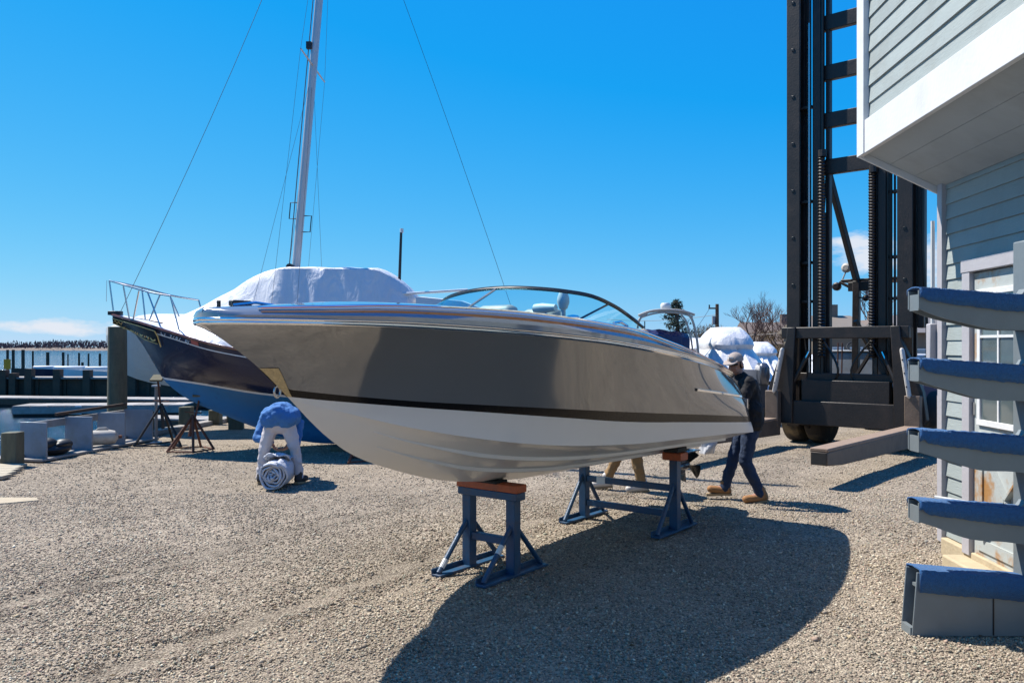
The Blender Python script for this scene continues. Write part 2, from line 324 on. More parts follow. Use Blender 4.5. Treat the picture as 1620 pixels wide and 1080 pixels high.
def gravel_material():
    m = bpy.data.materials.new('gravel'); m.use_nodes = True; t = m.node_tree; b = t.nodes['Principled BSDF']; L = t.links
    b.inputs['Roughness'].default_value = .9; b.inputs['Specular IOR Level'].default_value = .15
    g = N(t, 'ShaderNodeTexCoord')
    v = N(t, 'ShaderNodeTexVoronoi', i_Scale=72.0, i_Randomness=1.0); L.new(g.outputs['Object'], v.inputs['Vector'])
    sp = N(t, 'ShaderNodeSeparateColor'); L.new(v.outputs['Color'], sp.inputs[0])
    cr = N(t, 'ShaderNodeValToRGB'); L.new(sp.outputs[0], cr.inputs[0]); e = cr.color_ramp.elements
    e[0].position = 0; e[0].color = (.14, .115, .09, 1); e[1].position = 1; e[1].color = (.62, .53, .40, 1)
    for p, c in ((.3, (.31, .25, .19, 1)), (.55, (.385, .32, .245, 1)), (.8, (.43, .355, .27, 1))): k = e.new(p); k.color = c
    n = N(t, 'ShaderNodeTexNoise', i_Scale=.45, i_Detail=6.0, i_Roughness=.6); L.new(g.outputs['Object'], n.inputs['Vector'])
    n2 = N(t, 'ShaderNodeTexNoise', i_Scale=3.0, i_Detail=5.0); L.new(g.outputs['Object'], n2.inputs['Vector'])
    r = N(t, 'ShaderNodeMapRange'); L.new(n.outputs['Fac'], r.inputs[0]); r.inputs[1].default_value = .3; r.inputs[2].default_value = .7; r.inputs[3].default_value = .78; r.inputs[4].default_value = 1.12
    r2 = N(t, 'ShaderNodeMapRange'); L.new(n2.outputs['Fac'], r2.inputs[0]); r2.inputs[1].default_value = .3; r2.inputs[2].default_value = .7; r2.inputs[3].default_value = .85; r2.inputs[4].default_value = 1.12
    mu = N(t, 'ShaderNodeMath', operation='MULTIPLY'); L.new(r.outputs[0], mu.inputs[0]); L.new(r2.outputs[0], mu.inputs[1])
    at_ = N(t, 'ShaderNodeAttribute', attribute_name='rut'); ra = N(t, 'ShaderNodeMapRange'); L.new(at_.outputs['Fac'], ra.inputs[0]); ra.inputs[3].default_value = 1.0; ra.inputs[4].default_value = .55
    mu2 = N(t, 'ShaderNodeMath', operation='MULTIPLY'); L.new(mu.outputs[0], mu2.inputs[0]); L.new(ra.outputs[0], mu2.inputs[1])
    mu3 = N(t, 'ShaderNodeMath', operation='MULTIPLY'); L.new(mu2.outputs[0], mu3.inputs[0]); mu3.inputs[1].default_value = ALB; hs = N(t, 'ShaderNodeHueSaturation'); L.new(cr.outputs[0], hs.inputs['Color']); L.new(mu3.outputs[0], hs.inputs['Value'])
    L.new(hs.outputs[0], b.inputs['Base Color'])
    bp = N(t, 'ShaderNodeBump'); bp.inputs['Strength'].default_value = .9; bp.inputs['Distance'].default_value = .016; bp.invert = True
    L.new(v.outputs['Distance'], bp.inputs['Height']); L.new(bp.outputs[0], b.inputs['Normal']); MATS['gravel'] = m
    m = bpy.data.materials.new('stone'); m.use_nodes = True; t = m.node_tree; b = t.nodes['Principled BSDF']
    b.inputs['Roughness'].default_value = .9; b.inputs['Specular IOR Level'].default_value = .15
    a = N(t, 'ShaderNodeAttribute', attribute_name='tone'); t.links.new(a.outputs['Color'], b.inputs['Base Color']); MATS['stone'] = m
gravel_material()

ys = list(np.arange(-8, 20, .3))+list(np.arange(20, 60, 3))+[70, 90, 130, 200, 350, 700, 1500, 4000]
ss = [0, .05, .2, .5]+list(np.arange(1, 14, .3))+[15, 18, 22, 28, 40, 60, 100, 200, 500, 1500, 5000]
vs, fs, rt = [], [], []
for Y in ys:
    for s in ss:
        x = edge_x(Y)+s; vs.append((x, Y, hgt(x, Y))); rt.append(rut(x, Y) if 0 < Y < 26 else 0)
nc = len(ss)
for i in range(len(ys)-1):
    for j in range(nc-1): a = i*nc+j; fs.append((a, a+1, a+1+nc, a+nc))
me = bpy.data.meshes.new('ground'); me.from_pydata(vs, [], fs); me.materials.append(MATS['gravel']); me.shade_smooth()
me.attributes.new('rut', 'FLOAT', 'POINT').data.foreach_set('value', rt)
ground = bpy.data.objects.new('ground', me); C.objects.link(ground); struct(ground, 'tan crushed stone boatyard ground')

def water_material():
    m = bpy.data.materials.new('water'); m.use_nodes = True; t = m.node_tree; b = t.nodes['Principled BSDF']; L = t.links
    b.inputs['Base Color'].default_value = (.012, .045, .085, 1); b.inputs['Roughness'].default_value = .08; b.inputs['IOR'].default_value = 1.33
    g = N(t, 'ShaderNodeTexCoord'); mpn = N(t, 'ShaderNodeMapping'); mpn.inputs['Scale'].default_value = (1, 1.8, 1); mpn.inputs['Rotation'].default_value = (0, 0, .5); L.new(g.outputs['Object'], mpn.inputs[0])
    n = N(t, 'ShaderNodeTexNoise', i_Scale=2.2, i_Detail=6.0, i_Roughness=.6); L.new(mpn.outputs[0], n.inputs['Vector'])
    bp = N(t, 'ShaderNodeBump'); bp.inputs['Strength'].default_value = 1.0; bp.inputs['Distance'].default_value = .16
    L.new(n.outputs['Fac'], bp.inputs['Height']); L.new(bp.outputs[0], b.inputs['Normal']); MATS['water'] = m
water_material()
w = MB().add([(-4000, -50, 0), (3000, -50, 0), (3000, 5000, 0), (-4000, 5000, 0)], [(0, 1, 2, 3)]).build('water', 'water', smooth=False, loc=(0, 0, WATER)); struct(w, 'rippled blue harbour water')

# far shore: a low bank with a leafless wood on it
far = MB(); pts = []
for i in range(61):
    x = -700+i*14; y0 = 520+18*math.sin(i*.35)+8*math.sin(i*1.1); h = .7+.3*math.sin(i*.5)
    pts.append([(x, y0-4, -.2), (x, y0, h), (x, y0+30, h+.6), (x, y0+160, h+1.0), (x, y0+400, -.2)])
far.loft(pts); o = far.build('far_shore', 'far_sand', loc=(0, 0, WATER)); struct(o, 'low sandy bank across the water')
fw = MB(); rnd = random.Random(5)
for k in range(15000):
    i = rnd.random(); x = -700+i*840; base = 520+18*math.sin(i*60*.35)+rnd.random()*60+1
    env = 3.4+1.0*math.sin(x*.021)+.8*math.sin(x*.083+1)+1.4*max(0, math.sin(x*.16+2))+.6*math.sin(x*.41)
    z = WATER+1.0+rnd.random()**.8*env; r = .35+rnd.random()*.6; q = [rnd.uniform(.5, 1) for _ in range(6)]
    c = Vector((x, base, z))
    fw.add([c+Vector((r*q[0]*.6, 0, 0)), c+Vector((0, r*q[1], 0)), c+Vector((-r*q[2]*.6, 0, 0)), c+Vector((0, -r*q[3], 0)), c+Vector((0, 0, r*q[4]*2)), c+Vector((0, 0, -r*q[5]))],
           [(0, 1, 4), (1, 2, 4), (2, 3, 4), (3, 0, 4), (1, 0, 5), (2, 1, 5), (3, 2, 5), (0, 3, 5)])
tag(fw.build('far_wood', 'far_wood', smooth=False), 'leafless brown wood along the far shore', 'wood', kind='stuff')

# crushed stone: real pieces out to where they shrink to a pixel or two
def in_solid(x, y):
    if x > 3.5+.055*(7.2-y)*-1+.2 and y < 7.25: return True
    if x < edge_x(y)+.45: return True
    return False
px, py, sz = [], [], []
def scatter(y0, y1, dens, s0, s1, zoff=0):
    area = .5*1.36*(y1*y1-y0*y0); n = int(area*dens)
    yy = np.sqrt(RNG.random(n)*(y1*y1-y0*y0)+y0*y0); xx = (RNG.random(n)-.5)*1.36*yy
    thin = .5+.5*np.sin(xx*1.7+2.1*np.sin(yy*.8))*np.sin(yy*1.3+1.6*np.sin(xx*.9)); keep = RNG.random(n) > .55*np.clip(thin*1.6-.75, 0, 1)
    for a, b in zip(xx[keep], yy[keep]):
        if not in_solid(a, b): px.append(a); py.append(b)
    k = len(px)-len(sz); sz.extend(list(s0+(s1-s0)*RNG.random(k)**2.2))
scatter(3.5, 5.5, 3900, .0048, .0140); scatter(5.5, 7.5, 2800, .0052, .0145); scatter(7.5, 10, 1300, .006, .016); scatter(10, 15, 330, .007, .018)
scatter(3.5, 8, 30, .015, .027)
n = len(px); P = np.stack([px, py, [hgt(a, b) for a, b in zip(px, py)]], 1); S = np.array(sz)[:, None, None]
T = np.array([[1, 0, 0], [0, 1, 0], [-1, 0, 0], [0, -1, 0], [0, 0, 1], [0, 0, -1]], float)
V = T[None]*(.62+.5*RNG.random((n, 6, 1)))+(RNG.random((n, 6, 3))-.5)*.55
th = RNG.random(n)*2*PI; c_, s_ = np.cos(th), np.sin(th); tl = (RNG.random(n)-.5)*1.4; ct, st = np.cos(tl), np.sin(tl)
x0, y0, z0 = V[..., 0], V[..., 1], V[..., 2]*.75
y1_ = y0*ct[:, None]-z0*st[:, None]; z1_ = y0*st[:, None]+z0*ct[:, None]
V = np.stack([x0*c_[:, None]-y1_*s_[:, None], x0*s_[:, None]+y1_*c_[:, None], z1_], 2)*S+P[:, None, :]
V[..., 2] += S[..., 0]*.25
F = np.array([[0, 1, 4], [1, 2, 4], [2, 3, 4], [3, 0, 4], [1, 0, 5], [2, 1, 5], [3, 2, 5], [0, 3, 5]])
FA = (F[None]+6*np.arange(n)[:, None, None]).reshape(-1)
me = bpy.data.meshes.new('gravel_stones'); me.vertices.add(n*6); me.vertices.foreach_set('co', V.reshape(-1)); me.loops.add(n*24); me.loops.foreach_set('vertex_index', FA.astype(np.int32))
me.polygons.add(n*8); me.polygons.foreach_set('loop_start', np.arange(0, n*24, 3, dtype=np.int32)); me.update(calc_edges=True)
pal = np.array([(.37, .315, .26), (.30, .25, .21), (.43, .37, .31), (.36, .27, .23), (.33, .33, .28), (.20, .17, .15), (.54, .50, .43), (.41, .34, .25), (.25, .24, .23)])
pi_ = RNG.choice(len(pal), n, p=[.26, .17, .16, .10, .08, .07, .06, .06, .04]); tone = pal[pi_]*np.array([.735, .715, .645])*(.80+.78*RNG.random((n, 1)))
rr_ = np.array([rut(a, b) for a, b in zip(px, py)]); blot = np.array([math.sin(a*.9+1.3*math.sin(b*.7))*math.sin(b*1.1+a*.3) for a, b in zip(px, py)])
tone = tone*(1-.46*rr_[:, None])*(1+.13*blot[:, None])
col = np.ones((n, 6, 4), np.float32); col[..., :3] = tone[:, None, :]
me.attributes.new('tone', 'FLOAT_COLOR', 'POINT').data.foreach_set('color', col.reshape(-1))
me.materials.append(MATS['stone']); o = bpy.data.objects.new('gravel_stones', me); C.objects.link(o)
tag(o, 'loose crushed stone covering the boatyard', 'gravel', kind='stuff')

lf = MB(); rl = random.Random(31)
for k in range(170):
    y = rl.uniform(3.8, 12); x = rl.uniform(-.6, .6)*y
    if in_solid(x, y): continue
    s = rl.uniform(.010, .026); a = rl.random()*6.28; c, d = math.cos(a)*s, math.sin(a)*s; z = hgt(x, y)+.016; e = rl.uniform(.003, .012)
    lf.add([(x-c, y-d, z), (x-d*.5, y+c*.5, z+e), (x+c, y+d, z+.002), (x+d*.5, y-c*.5, z+e)], [(0, 1, 2), (0, 2, 3)])
tag(lf.build('leaf_litter', 'shrub', smooth=False), 'dry brown leaf scraps scattered over the gravel', 'leaves', kind='stuff')

# ------------------------------------------------------------------ bulkhead, piles, docks
t = thing('bulkhead', 'timber bulkhead with cap plank along the edge of the yard', 'bulkhead', (0, 0, 0))
b = MB()
for i in range(8):
    Y = 8+i*3.2
    b.bar((edge_x(Y)-.06, Y, -.55), (edge_x(Y+3.2)-.06, Y+3.2, -.55), .08, 1.0)
b.build('sheet_wall', 'pier_wood', t)
for i in range(8):
    Y = 8+i*3.2; MB().bar((edge_x(Y)-.02, Y+.01, .06), (edge_x(Y+3.19)-.02, Y+3.19, .06), .26, .09).build('cap_plank', 'dock_wood', t, bevel=.008)
def square_post(p, w, top, label, name='timber_post'):
    z0 = -1.4; b = MB(); n = 5; k = []
    for i in range(n):
        z = z0+(top-z0)*i/(n-1); k.append([(a*w/2+.004*math.sin(i*2+a), c*w/2+.004*math.cos(i+c), z) for a, c in ((-1, -1), (1, -1), (1, 1), (-1, 1))])
    b.loft(k, True, True); return tag(b.build(name, 'pile_wood', loc=(p[0], p[1], 0), bevel=.015), label, 'post', 'short square timber posts of the bulkhead')
for pxx, pyb, wpx, ptop, lab in ((20, 737, 24, 683, 'square mossy timber post at the near end of the grey rack'), (229, 690, 21, 651, 'square timber post behind the taller rusty jack stand'),
                                (295, 678, 18, 643, 'square timber post left of the thin jack stand pole, in front of the water'), (341, 672, 17, 648, 'square timber post under the blue bottom of the sailboat'),
                                (366, 668, 12, 650, 'smallest and farthest timber post of the bulkhead under the sailboat')):
    Y = EYE*FPX/(pyb-HY); square_post((( pxx-CX)/FPX*Y, Y), wpx/FPX*Y, EYE-(ptop-HY)/FPX*Y, lab)
def pile(p, r, z0, z1, label, name='mooring_pile', group=None, n=14, mat='pile_wood', cat='pile'):
    b = MB(); k = []
    for i in range(7):
        z = z0+(z1-z0)*i/6; f = 1.06-.1*i/6; k.append([(r*f*(1+.03*math.sin(3*j+i))*math.cos(2*PI*j/n), r*f*(1+.03*math.sin(2*j+i))*math.sin(2*PI*j/n), z) for j in range(n)])
    b.loft(k, True, True); return tag(b.build(name, mat, loc=(p[0], p[1], 0), ang=50), label, cat, group)
Y = 15.8; pile(((185.5-CX)/FPX*Y, Y), .175, -1.6, EYE+(547-517)/FPX*Y, 'thick tall mossy green timber pile in front of the navy bow')

# rack of grey boards standing on the bulkhead
t = thing('board_rack', 'grey board rack with four upright panels at the yard edge', 'rack', (-7.42, 13.45, 0), R(-9))
xs_ = [(-.24, -.62), (-.24, .42), (-.20, 1.28), (-.2, 2.1)]
for i, (a, yy) in enumerate(xs_):
    mm = Matrix.Rotation(R(-6+i*7), 3, 'Z'); MB().box((.05+.05*i*0, yy, .33), (.50, .035, .56), M=mm).build('panel', 'rack_grey', t, bevel=.005)
MB().box((.06, .78, .035), (.52, 3.1, .04)).build('base_board', 'dock_wood', t, bevel=.006)
MB().bar((-.2, -.55, .52), (-.2, 2.2, .54), .04, .12).build('back_rail', 'dock_wood', t, bevel=.006)
MB().bar((-.21, .2, .66), (-.21, 2.1, .70), .04, .05).build('back_rail', 'pier_wood', t, bevel=.006)
b = MB(); b.ball((0, 0, .09), (.20, .30, .10)); b.ball((-.05, -.14, .17), (.13, .16, .11)); b.ball((.02, .16, .14), (.15, .13, .09)); b.ball((.1, .02, .16), (.09, .2, .06))
tag(b.build('duffel_bag', 'bag_black', loc=(-7.34, 13.24, .06)), 'black bag between the first two grey panels', 'bag')
t = thing('jug', 'dirty white plastic jug between the grey panels', 'jug', (-7.12, 14.28, .07), R(30))
MB().tube([(-.24, 0, .14), (-.2, 0, .14), (.12, 0, .14), (.2, 0, .14), (.25, 0, .14)], [.08, .13, .13, .11, .04], 14).build('body', 'jug', t)
MB().tube([(.25, 0, .14), (.31, 0, .14)], .028, 10).build('spout', 'rust', t); MB().tube([(-.1, 0, .26), (-.06, 0, .30), (.06, 0, .30), (.1, 0, .26)], .015, 8).build('handle', 'jug', t)

# plank landing and concrete slab at the left edge
t = thing('plank_landing', 'weathered plank landing at the left edge beside the rack', 'landing', (0, 0, 0))
for i in range(6):
    y = 10.9+i*.24; x1 = -6.75-.09*i if i else -6.95
    MB().box(((-10.0+x1)/2, y, .03), (abs(x1+10), .225, .05)).build('plank', 'new_wood', t, bevel=.006)
o = MB().prism([(-8, 9.75), (-5.62, 9.72), (-5.5, 9.55), (-6.05, 9.18), (-6.6, 8.95), (-8, 8.9)], (0, 0, -.05), (1, 0, 0), (0, 1, 0), (0, 0, .062)).build('concrete_slab', 'concrete', bevel=.006); struct(o, 'sandy concrete slab corner at the left edge')

def dock_float(p0, p1, w, name, label, fascia='pier_wood'):
    t = thing(name, label, 'dock'); p0, p1 = Vector(p0), Vector(p1); d = (p1-p0); L = d.length; d.normalize(); nrm = Vector((-d.y, d.x, 0))
    MB().bar(p0+Vector((0, 0, WATER+.10)), p1+Vector((0, 0, WATER+.10)), w-.1, .5).build('float', 'rubber', t)
    MB().bar(p0-nrm*(w/2)+Vector((0, 0, WATER+.27)), p1-nrm*(w/2)+Vector((0, 0, WATER+.27)), .06, .26).build('fascia', fascia, t)
    n = int(L/.6)
    src = None
    for i in range(n):
        c = p0+d*((i+.5)*L/n)+Vector((0, 0, WATER+.43))
        if src is None: src = MB().box((0, 0, 0), (L/n-.03, w, .05)).build('plank', 'dock_wood', t)
        else: src2 = src.copy(); C.objects.link(src2); src = src2
        src.location = c; src.rotation_euler = (0, 0, math.atan2(d.y, d.x))
    return t
dock_float((-33, 39.5, 0), (-11.5, 36.2, 0), 1.5, 'floating_dock', 'long low floating dock with pale planks running behind the big pile')
dock_float((-19.6, 32.8, 0), (-13.2, 33.6, 0), 1.5, 'floating_dock', 'short floating finger dock nearest on the open water at the left', 'dock_wood')
dock_float((-12.8, 27.5, 0), (-8.5, 26.5, 0), 1.2, 'floating_dock', 'small floating dock seen under the sailboat bow')
for x, w in ((-17.2, .5), (-15.6, .12)): 
    tag(MB().box((0, 0, 0), (w, .03, .34)).build('dock_bumper', 'white_paint', loc=(x, 32.9+(x+19.6)*.125-.84, WATER+.28)), 'white bumper pad on the short floating dock, %s' % ('wide one' if w > .3 else 'narrow one'), 'bumper')

t = thing('fixed_pier', 'dark timber fixed pier across the basin with posts', 'pier', (0, 46, 0))
MB().box((-24, 0, -.66), (38, .25, 1.25)).build('wall', 'pier_wood', t)
for i in range(18):
    MB().box((-42+i*2.1, .55, .01), (2.05, 1.9, .08)).build('deck_plank', 'dock_wood', t)
for i in range(24):
    MB().bar((-42+i*1.55, -.16, -1.3), (-42+i*1.55+.03, -.16, -.05), .16, .1).build('fender_timber', 'pier_wood', t)
for i, (pxx, wp, tp) in enumerate(((4, 16, 585), (22, 10, 590), (47, 11, 583), (92, 11, 584), (139, 11, 585), (210, 13, 584))):
    tag(MB().box((0, 0, 0), (wp/FPX*45.6, .4, 2.6)).build('pier_post', 'pier_wood', loc=at(pxx, tp, 45.7)-Vector((0, 0, 1.3))), ['broad dark post group at the far left end of the pier', 'thin dark post next to the yellow sign', 'dark square post on the pier, second from the left edge', 'dark square pier post at the middle of the pier', 'dark square pier post left of the big green pile', 'dark square pier post right of the big green pile'][i], 'post', 'square posts of the fixed pier')
for i, (pxx, tp, wp, bt) in enumerate(((12, 553, 4, 595), (21, 553, 4.5, 592), (36.5, 553, 5, 592), (52, 555, 3, 590), (75.5, 557, 5, 592), (100, 557, 4, 594), (107.5, 560, 2, 577), (125, 558, 3.2, 592), (130.5, 573, 4, 595), (140, 559, 2.8, 588), (158, 559, 4, 590))):
    Y = 66+5*math.sin(i*1.9); pile(((pxx-CX)/FPX*Y, Y), wp/2/FPX*Y, -2, EYE-(tp-HY)/FPX*Y,
         'slender dark mooring pile beyond the pier, %s of the row from the left' % ['first', 'second', 'third', 'fourth', 'fifth', 'sixth', 'short seventh', 'eighth', 'low reddish ninth', 'tenth', 'eleventh and last'][i], group='mooring piles beyond the pier', n=8, mat='pier_wood')
o = MB().box((0, 0, 0), (.36, .05, .55)).build('yellow_sign', 'sign_yellow', loc=at(11.5, 576, 45.3)); tag(o, 'small yellow sign board on a post at the far left', 'sign')
# small craft moored behind the pier
def skiff(px_, py_, Y, L, col, label):
    t = thing('moored_skiff', label, 'boat', (at(px_, py_, Y).x, Y, WATER+.5), R(8), 'small boats moored beyond the pier'); k = []
    for i in range(9):
        u = i/8; hw = .75*math.sin(min(1, u*1.6+.05)*PI/2)*(.2+.8*min(1, u*3)); k.append([(-L/2+L*u, -hw, .75-.25*u), (-L/2+L*u, -hw*.7, -.1), (-L/2+L*u, hw*.7, -.1), (-L/2+L*u, hw, .75-.25*u)])
    MB().loft(k, False, True).build('hull', col, t); MB().box((.3, 0, .72), (L*.35, 1.1, .35)).build('cuddy', 'white_paint', t, bevel=.08)
skiff(66, 590, 58, 4, 'mast_black', 'dark low skiff moored beyond the pier'); skiff(105, 590, 57, 5.5, 'navy_paint', 'white cabin boat with navy hull moored beyond the pier'); skiff(150, 593, 56, 4.5, 'white_paint', 'white open boat moored beyond the pier near the big pile')

# ------------------------------------------------------------------ grey runabout on its stands (x aft from the bow, -y port)
BOW = (-1.714, 4.55, 0.0); BROT = math.atan2(.792, .611); LB = 5.68
boat = thing('runabout', 'glossy grey runabout with white bottom and blue tinted windshield on blue stands', 'motorboat', BOW, BROT)
f_ys = curve([0, .02, .05, .15, .3, .5, .8, 1.2, 1.6, 2, 2.5, 3, 3.5, 4, 4.5, 5, 5.3, 5.5, 5.62, 5.68], [0, .10, .16, .30, .44, .57, .72, .86, .96, 1.03, 1.08, 1.10, 1.095, 1.07, 1.01, .92, .85, .77, .66, .54])
f_zs = curve([0, .5, .8, 1.2, 1.6, 2, 2.5, 3, 3.5, 4, 4.5, 5, 5.4, 5.68], [1.92, 1.912, 1.906, 1.89, 1.871, 1.847, 1.813, 1.768, 1.718, 1.662, 1.60, 1.535, 1.48, 1.44])
f_zd = curve([0, .5, .8, 1.2, 1.6, 2, 2.5, 3, 3.5, 4, 4.5, 5, 5.4, 5.68], [2.0, 2.018, 2.03, 2.028, 2.018, 1.996, 1.96, 1.915, 1.835, 1.755, 1.675, 1.60, 1.535, 1.49])
f_keel = curve([0, .05, .097, .372, .58, .85, 1.083, 1.384, 1.974, 2.42, 3, 4.7, 5.68], [1.93, 1.885, 1.855, 1.666, 1.48, 1.237, 1.085, .965, .80, .735, .69, .665, .66])
f_yc = curve([.58, .7, .9, 1.2, 1.6, 2, 2.5, 3, 3.5, 4, 5, 5.68], [0, .09, .23, .41, .58, .69, .77, .82, .85, .87, .90, .905])
f_zc = curve([.58, .7, .9, 1.2, 1.6, 2, 2.5, 3, 3.5, 4, 4.5, 5, 5.68], [1.48, 1.433, 1.366, 1.276, 1.19, 1.123, 1.064, 1.026, .996, .98, .963, .945, .91])
f_bb = curve([.58, .7, .9, 1.2, 1.6, 2, 2.5, 3, 3.5, 4, 4.5, 5, 5.68], [1.49, 1.471, 1.445, 1.409, 1.366, 1.322, 1.268, 1.214, 1.171, 1.136, 1.10, 1.064, 1.015])
f_bt = curve([.58, .7, .9, 1.2, 1.6, 2, 2.5, 3, 3.5, 4, 4.5, 5, 5.68], [1.532, 1.512, 1.484, 1.449, 1.413, 1.378, 1.334, 1.29, 1.249, 1.209, 1.169, 1.128, 1.073])
f_off = curve([0, .25, .6, 1, 1.6, 2.5, 3.5, 4.2, 5, 5.68], [0, -.06, -.11, -.11, -.08, -.04, -.02, .03, .14, .20])
def low(u): return (0.0, f_keel(u)) if u < .58 else (f_yc(u), f_zc(u))
def side(u, z):                                        # half-breadth of the topside at height z
    y0, z0 = low(u); t = min(max((z-z0)/(f_zs(u)-z0), 0), 1); y1 = f_ys(u)
    return y0*(1-t)+y1*t+f_off(u)*2*t*(1-t)
US = [0, .012, .03, .06, .1, .16, .24, .33, .42, .5, .58]+list(np.linspace(.66, LB, 58))
hull = MB()
for sgn in (-1, 1):
    rows = []
    for u in US:
        r = []; yl, zl = low(u); zk = f_keel(u)
        if u >= .58:
            for i in range(7):                          # bottom with two spray strakes
                t = i/6; y = yl*t; z = zk+(zl-zk)*(t**1.15)
                r.append((y, z))
        else: r += [(0.0, zl)]*7
        k = min(1, max(0, (u-.7)/.6)); r.append((yl+.022*k, zl+.002)); r.append((yl+.024*k, zl+.016*k))
        zb, zt, zs = max(zl+.016*k, f_bb(u) if u >= .58 else zl), max(zl+.016*k, f_bt(u) if u >= .58 else zl), f_zs(u)
        ad = lambda z: side(u, z)+.022*k*max(0, 1-(z-zl)/.15)
        for i in (1, 2): z = zl+.016*k+(zb-zl-.016*k)*i/2; r.append((ad(z), z))
        r.append((ad(zt), zt))
        for i in range(1, 15): z = zt+(zs-zt)*i/14; r.append((ad(z), z))
        rows.append([(u, sgn*y, z) for y, z in r])
    nr = len(rows[0])
    for band, mi in (((0, 10), 0), ((10, 11), 1), ((11, nr-1), 2)):
        hull.cur = mi; hull.loft([r[band[0]:band[1]+1] for r in rows])
    hull.cur = 2; tr = rows[-1]; 
    for j in range(nr-1):                               # transom, split with the bands
        hull.cur = 0 if j < 10 else (1 if j == 10 else 2); a, b = tr[j], tr[j+1]
        hull.add([a, b, (b[0]+.001, 0, b[2]), (a[0]+.001, 0, a[2])], [(0, 1, 2, 3)])
hull.build('hull', ['gelcoat_white', 'boot_black', 'gelcoat_grey'], boat, ang=28)
for sgn in (-1, 1):                                    # spray strakes under the bottom and a lip along the chine
    for fr, u0_, u1_, hh in ((.42, 1.15, 5.6, .022), (.72, 1.05, 5.6, .022)):
        st_ = MB(); rw = []
        for u in np.linspace(u0_, u1_, 40):
            k = min(1, (u-u0_)/.7); yl, zl = low(u); zk = f_keel(u); bz = lambda t: zk+(zl-zk)*(t**1.15); y = yl*fr; w_ = .03*k+.002
            rw.append([(u, sgn*(y-w_), bz(max(0, y-w_)/yl)+.004), (u, sgn*(y+.004), bz(y/yl)-hh*k-.002), (u, sgn*(y+.010), bz(y/yl)-hh*k+.002), (u, sgn*(y+.012), bz((y+.012)/yl)+.006)])
        st_.loft(rw, False, True); st_.build('spray_strake', 'gelcoat_white', boat, ang=25)
# moulded deck: band above the rail, foredeck crown, coaming and cockpit
UD = [0, .012, .03, .06, .1, .16, .24, .33, .42, .5]+list(np.linspace(.6, LB, 44))
def dk(u): return max(0.0, f_ys(u)-.035*min(1, u/.1))
deck = MB(); cock = MB()
for sgn in (-1, 1):
    band = []
    for u in UD:
        zs, zd, y0, y1 = f_zs(u)+.035, f_zd(u), f_ys(u)+.012*min(1, u/.05), dk(u); h = zd-zs
        band.append([(u, sgn*y0, zs), (u, sgn*(y0+.006*min(1, u/.05)), zs+h*.3), (u, sgn*(y0*.5+y1*.5+.008*min(1, u/.05)), zs+h*.62), (u, sgn*(y1+.004), zs+h*.88), (u, sgn*max(0, y1-.02), zd), (u, sgn*max(0, y1-.06), zd+.012)])
    deck.loft(band)
    fore = [[(u, sgn*max(0, dk(u)-.06)*(1-i/8), f_zd(u)+.012+.045*min(1, u)*(1-(1-i/8)**2)) for i in range(9)] for u in UD if u < 2.75]
    deck.loft(fore)
    inn = [u for u in UD if u >= 2.6]
    deck.loft([[(u, sgn*(dk(u)-.06), f_zd(u)+.012), (u, sgn*(dk(u)-.2), f_zd(u)+.006), (u, sgn*(dk(u)-.22), f_zd(u)-.03)] for u in inn])
    cock.loft([[(u, sgn*(dk(u)-.22), f_zd(u)-.03), (u, sgn*(dk(u)-.28), 1.22), (u, 0, 1.2)] for u in inn])
deck.build('deck_moulding', 'deck_silver', boat, ang=40); cock.build('cockpit_liner', 'vinyl_beige', boat, ang=40)
MB().box((LB-.5, 0, 1.42), (.9, 1.2, .26)).build('engine_hatch', 'vinyl_beige', boat, bevel=.05)
for nm, mt, prof in (('rub_rail', 'chrome', [(0, -.002), (.012, .0), (.020, .010), (.014, .017), (.024, .021), (.028, .030), (.016, .038), (0, .04)]),):
    r_ = MB()
    for sgn in (-1, 1): r_.loft([[(u-(.02*(1-min(1, u/.03)))*(d/.028), sgn*(f_ys(u)+d*min(1, u/.05)), f_zs(u)+h) for d, h in prof] for u in UD])
    r_.build(nm, mt, boat, ang=50)
for sgn, lab in ((-1, None), (1, None)):
    r_ = MB(); r_.loft([[(u, sgn*(f_ys(u)*.5+dk(u)*.5+.012+d), f_zs(u)+.035+(f_zd(u)-f_zs(u)-.035)*(.60+h)) for d, h in ((-.004, -.13), (.008, -.10), (.008, .08), (-.004, .11))] for u in UD if .12 < u < 5.3]); r_.build('teak_strip', 'teak', boat)
    r_ = MB(); r_.tube([(u, sgn*(dk(u)+.006), f_zd(u)+.004) for u in UD if .12 < u < 5.5], .007, 6); r_.build('edge_bead', 'chrome', boat)
    us = np.linspace(4.15, LB, 16); zz = lambda u: 1.415-(u-4.15)*.10
    r_ = MB(); r_.loft([[(u, sgn*(side(u, zz(u)+dz)+d), zz(u)+dz) for d, dz in ((0, -.014), (.014, -.01), (.016, .008), (0, .014))] for u in us]); r_.build('quarter_strip', 'chrome', boat)
    r_ = MB(); r_.box((LB+.0, sgn*(side(LB, 1.12)-.004), 1.13), (.03, .03, .24)); r_.build('corner_cap', 'stainless', boat)
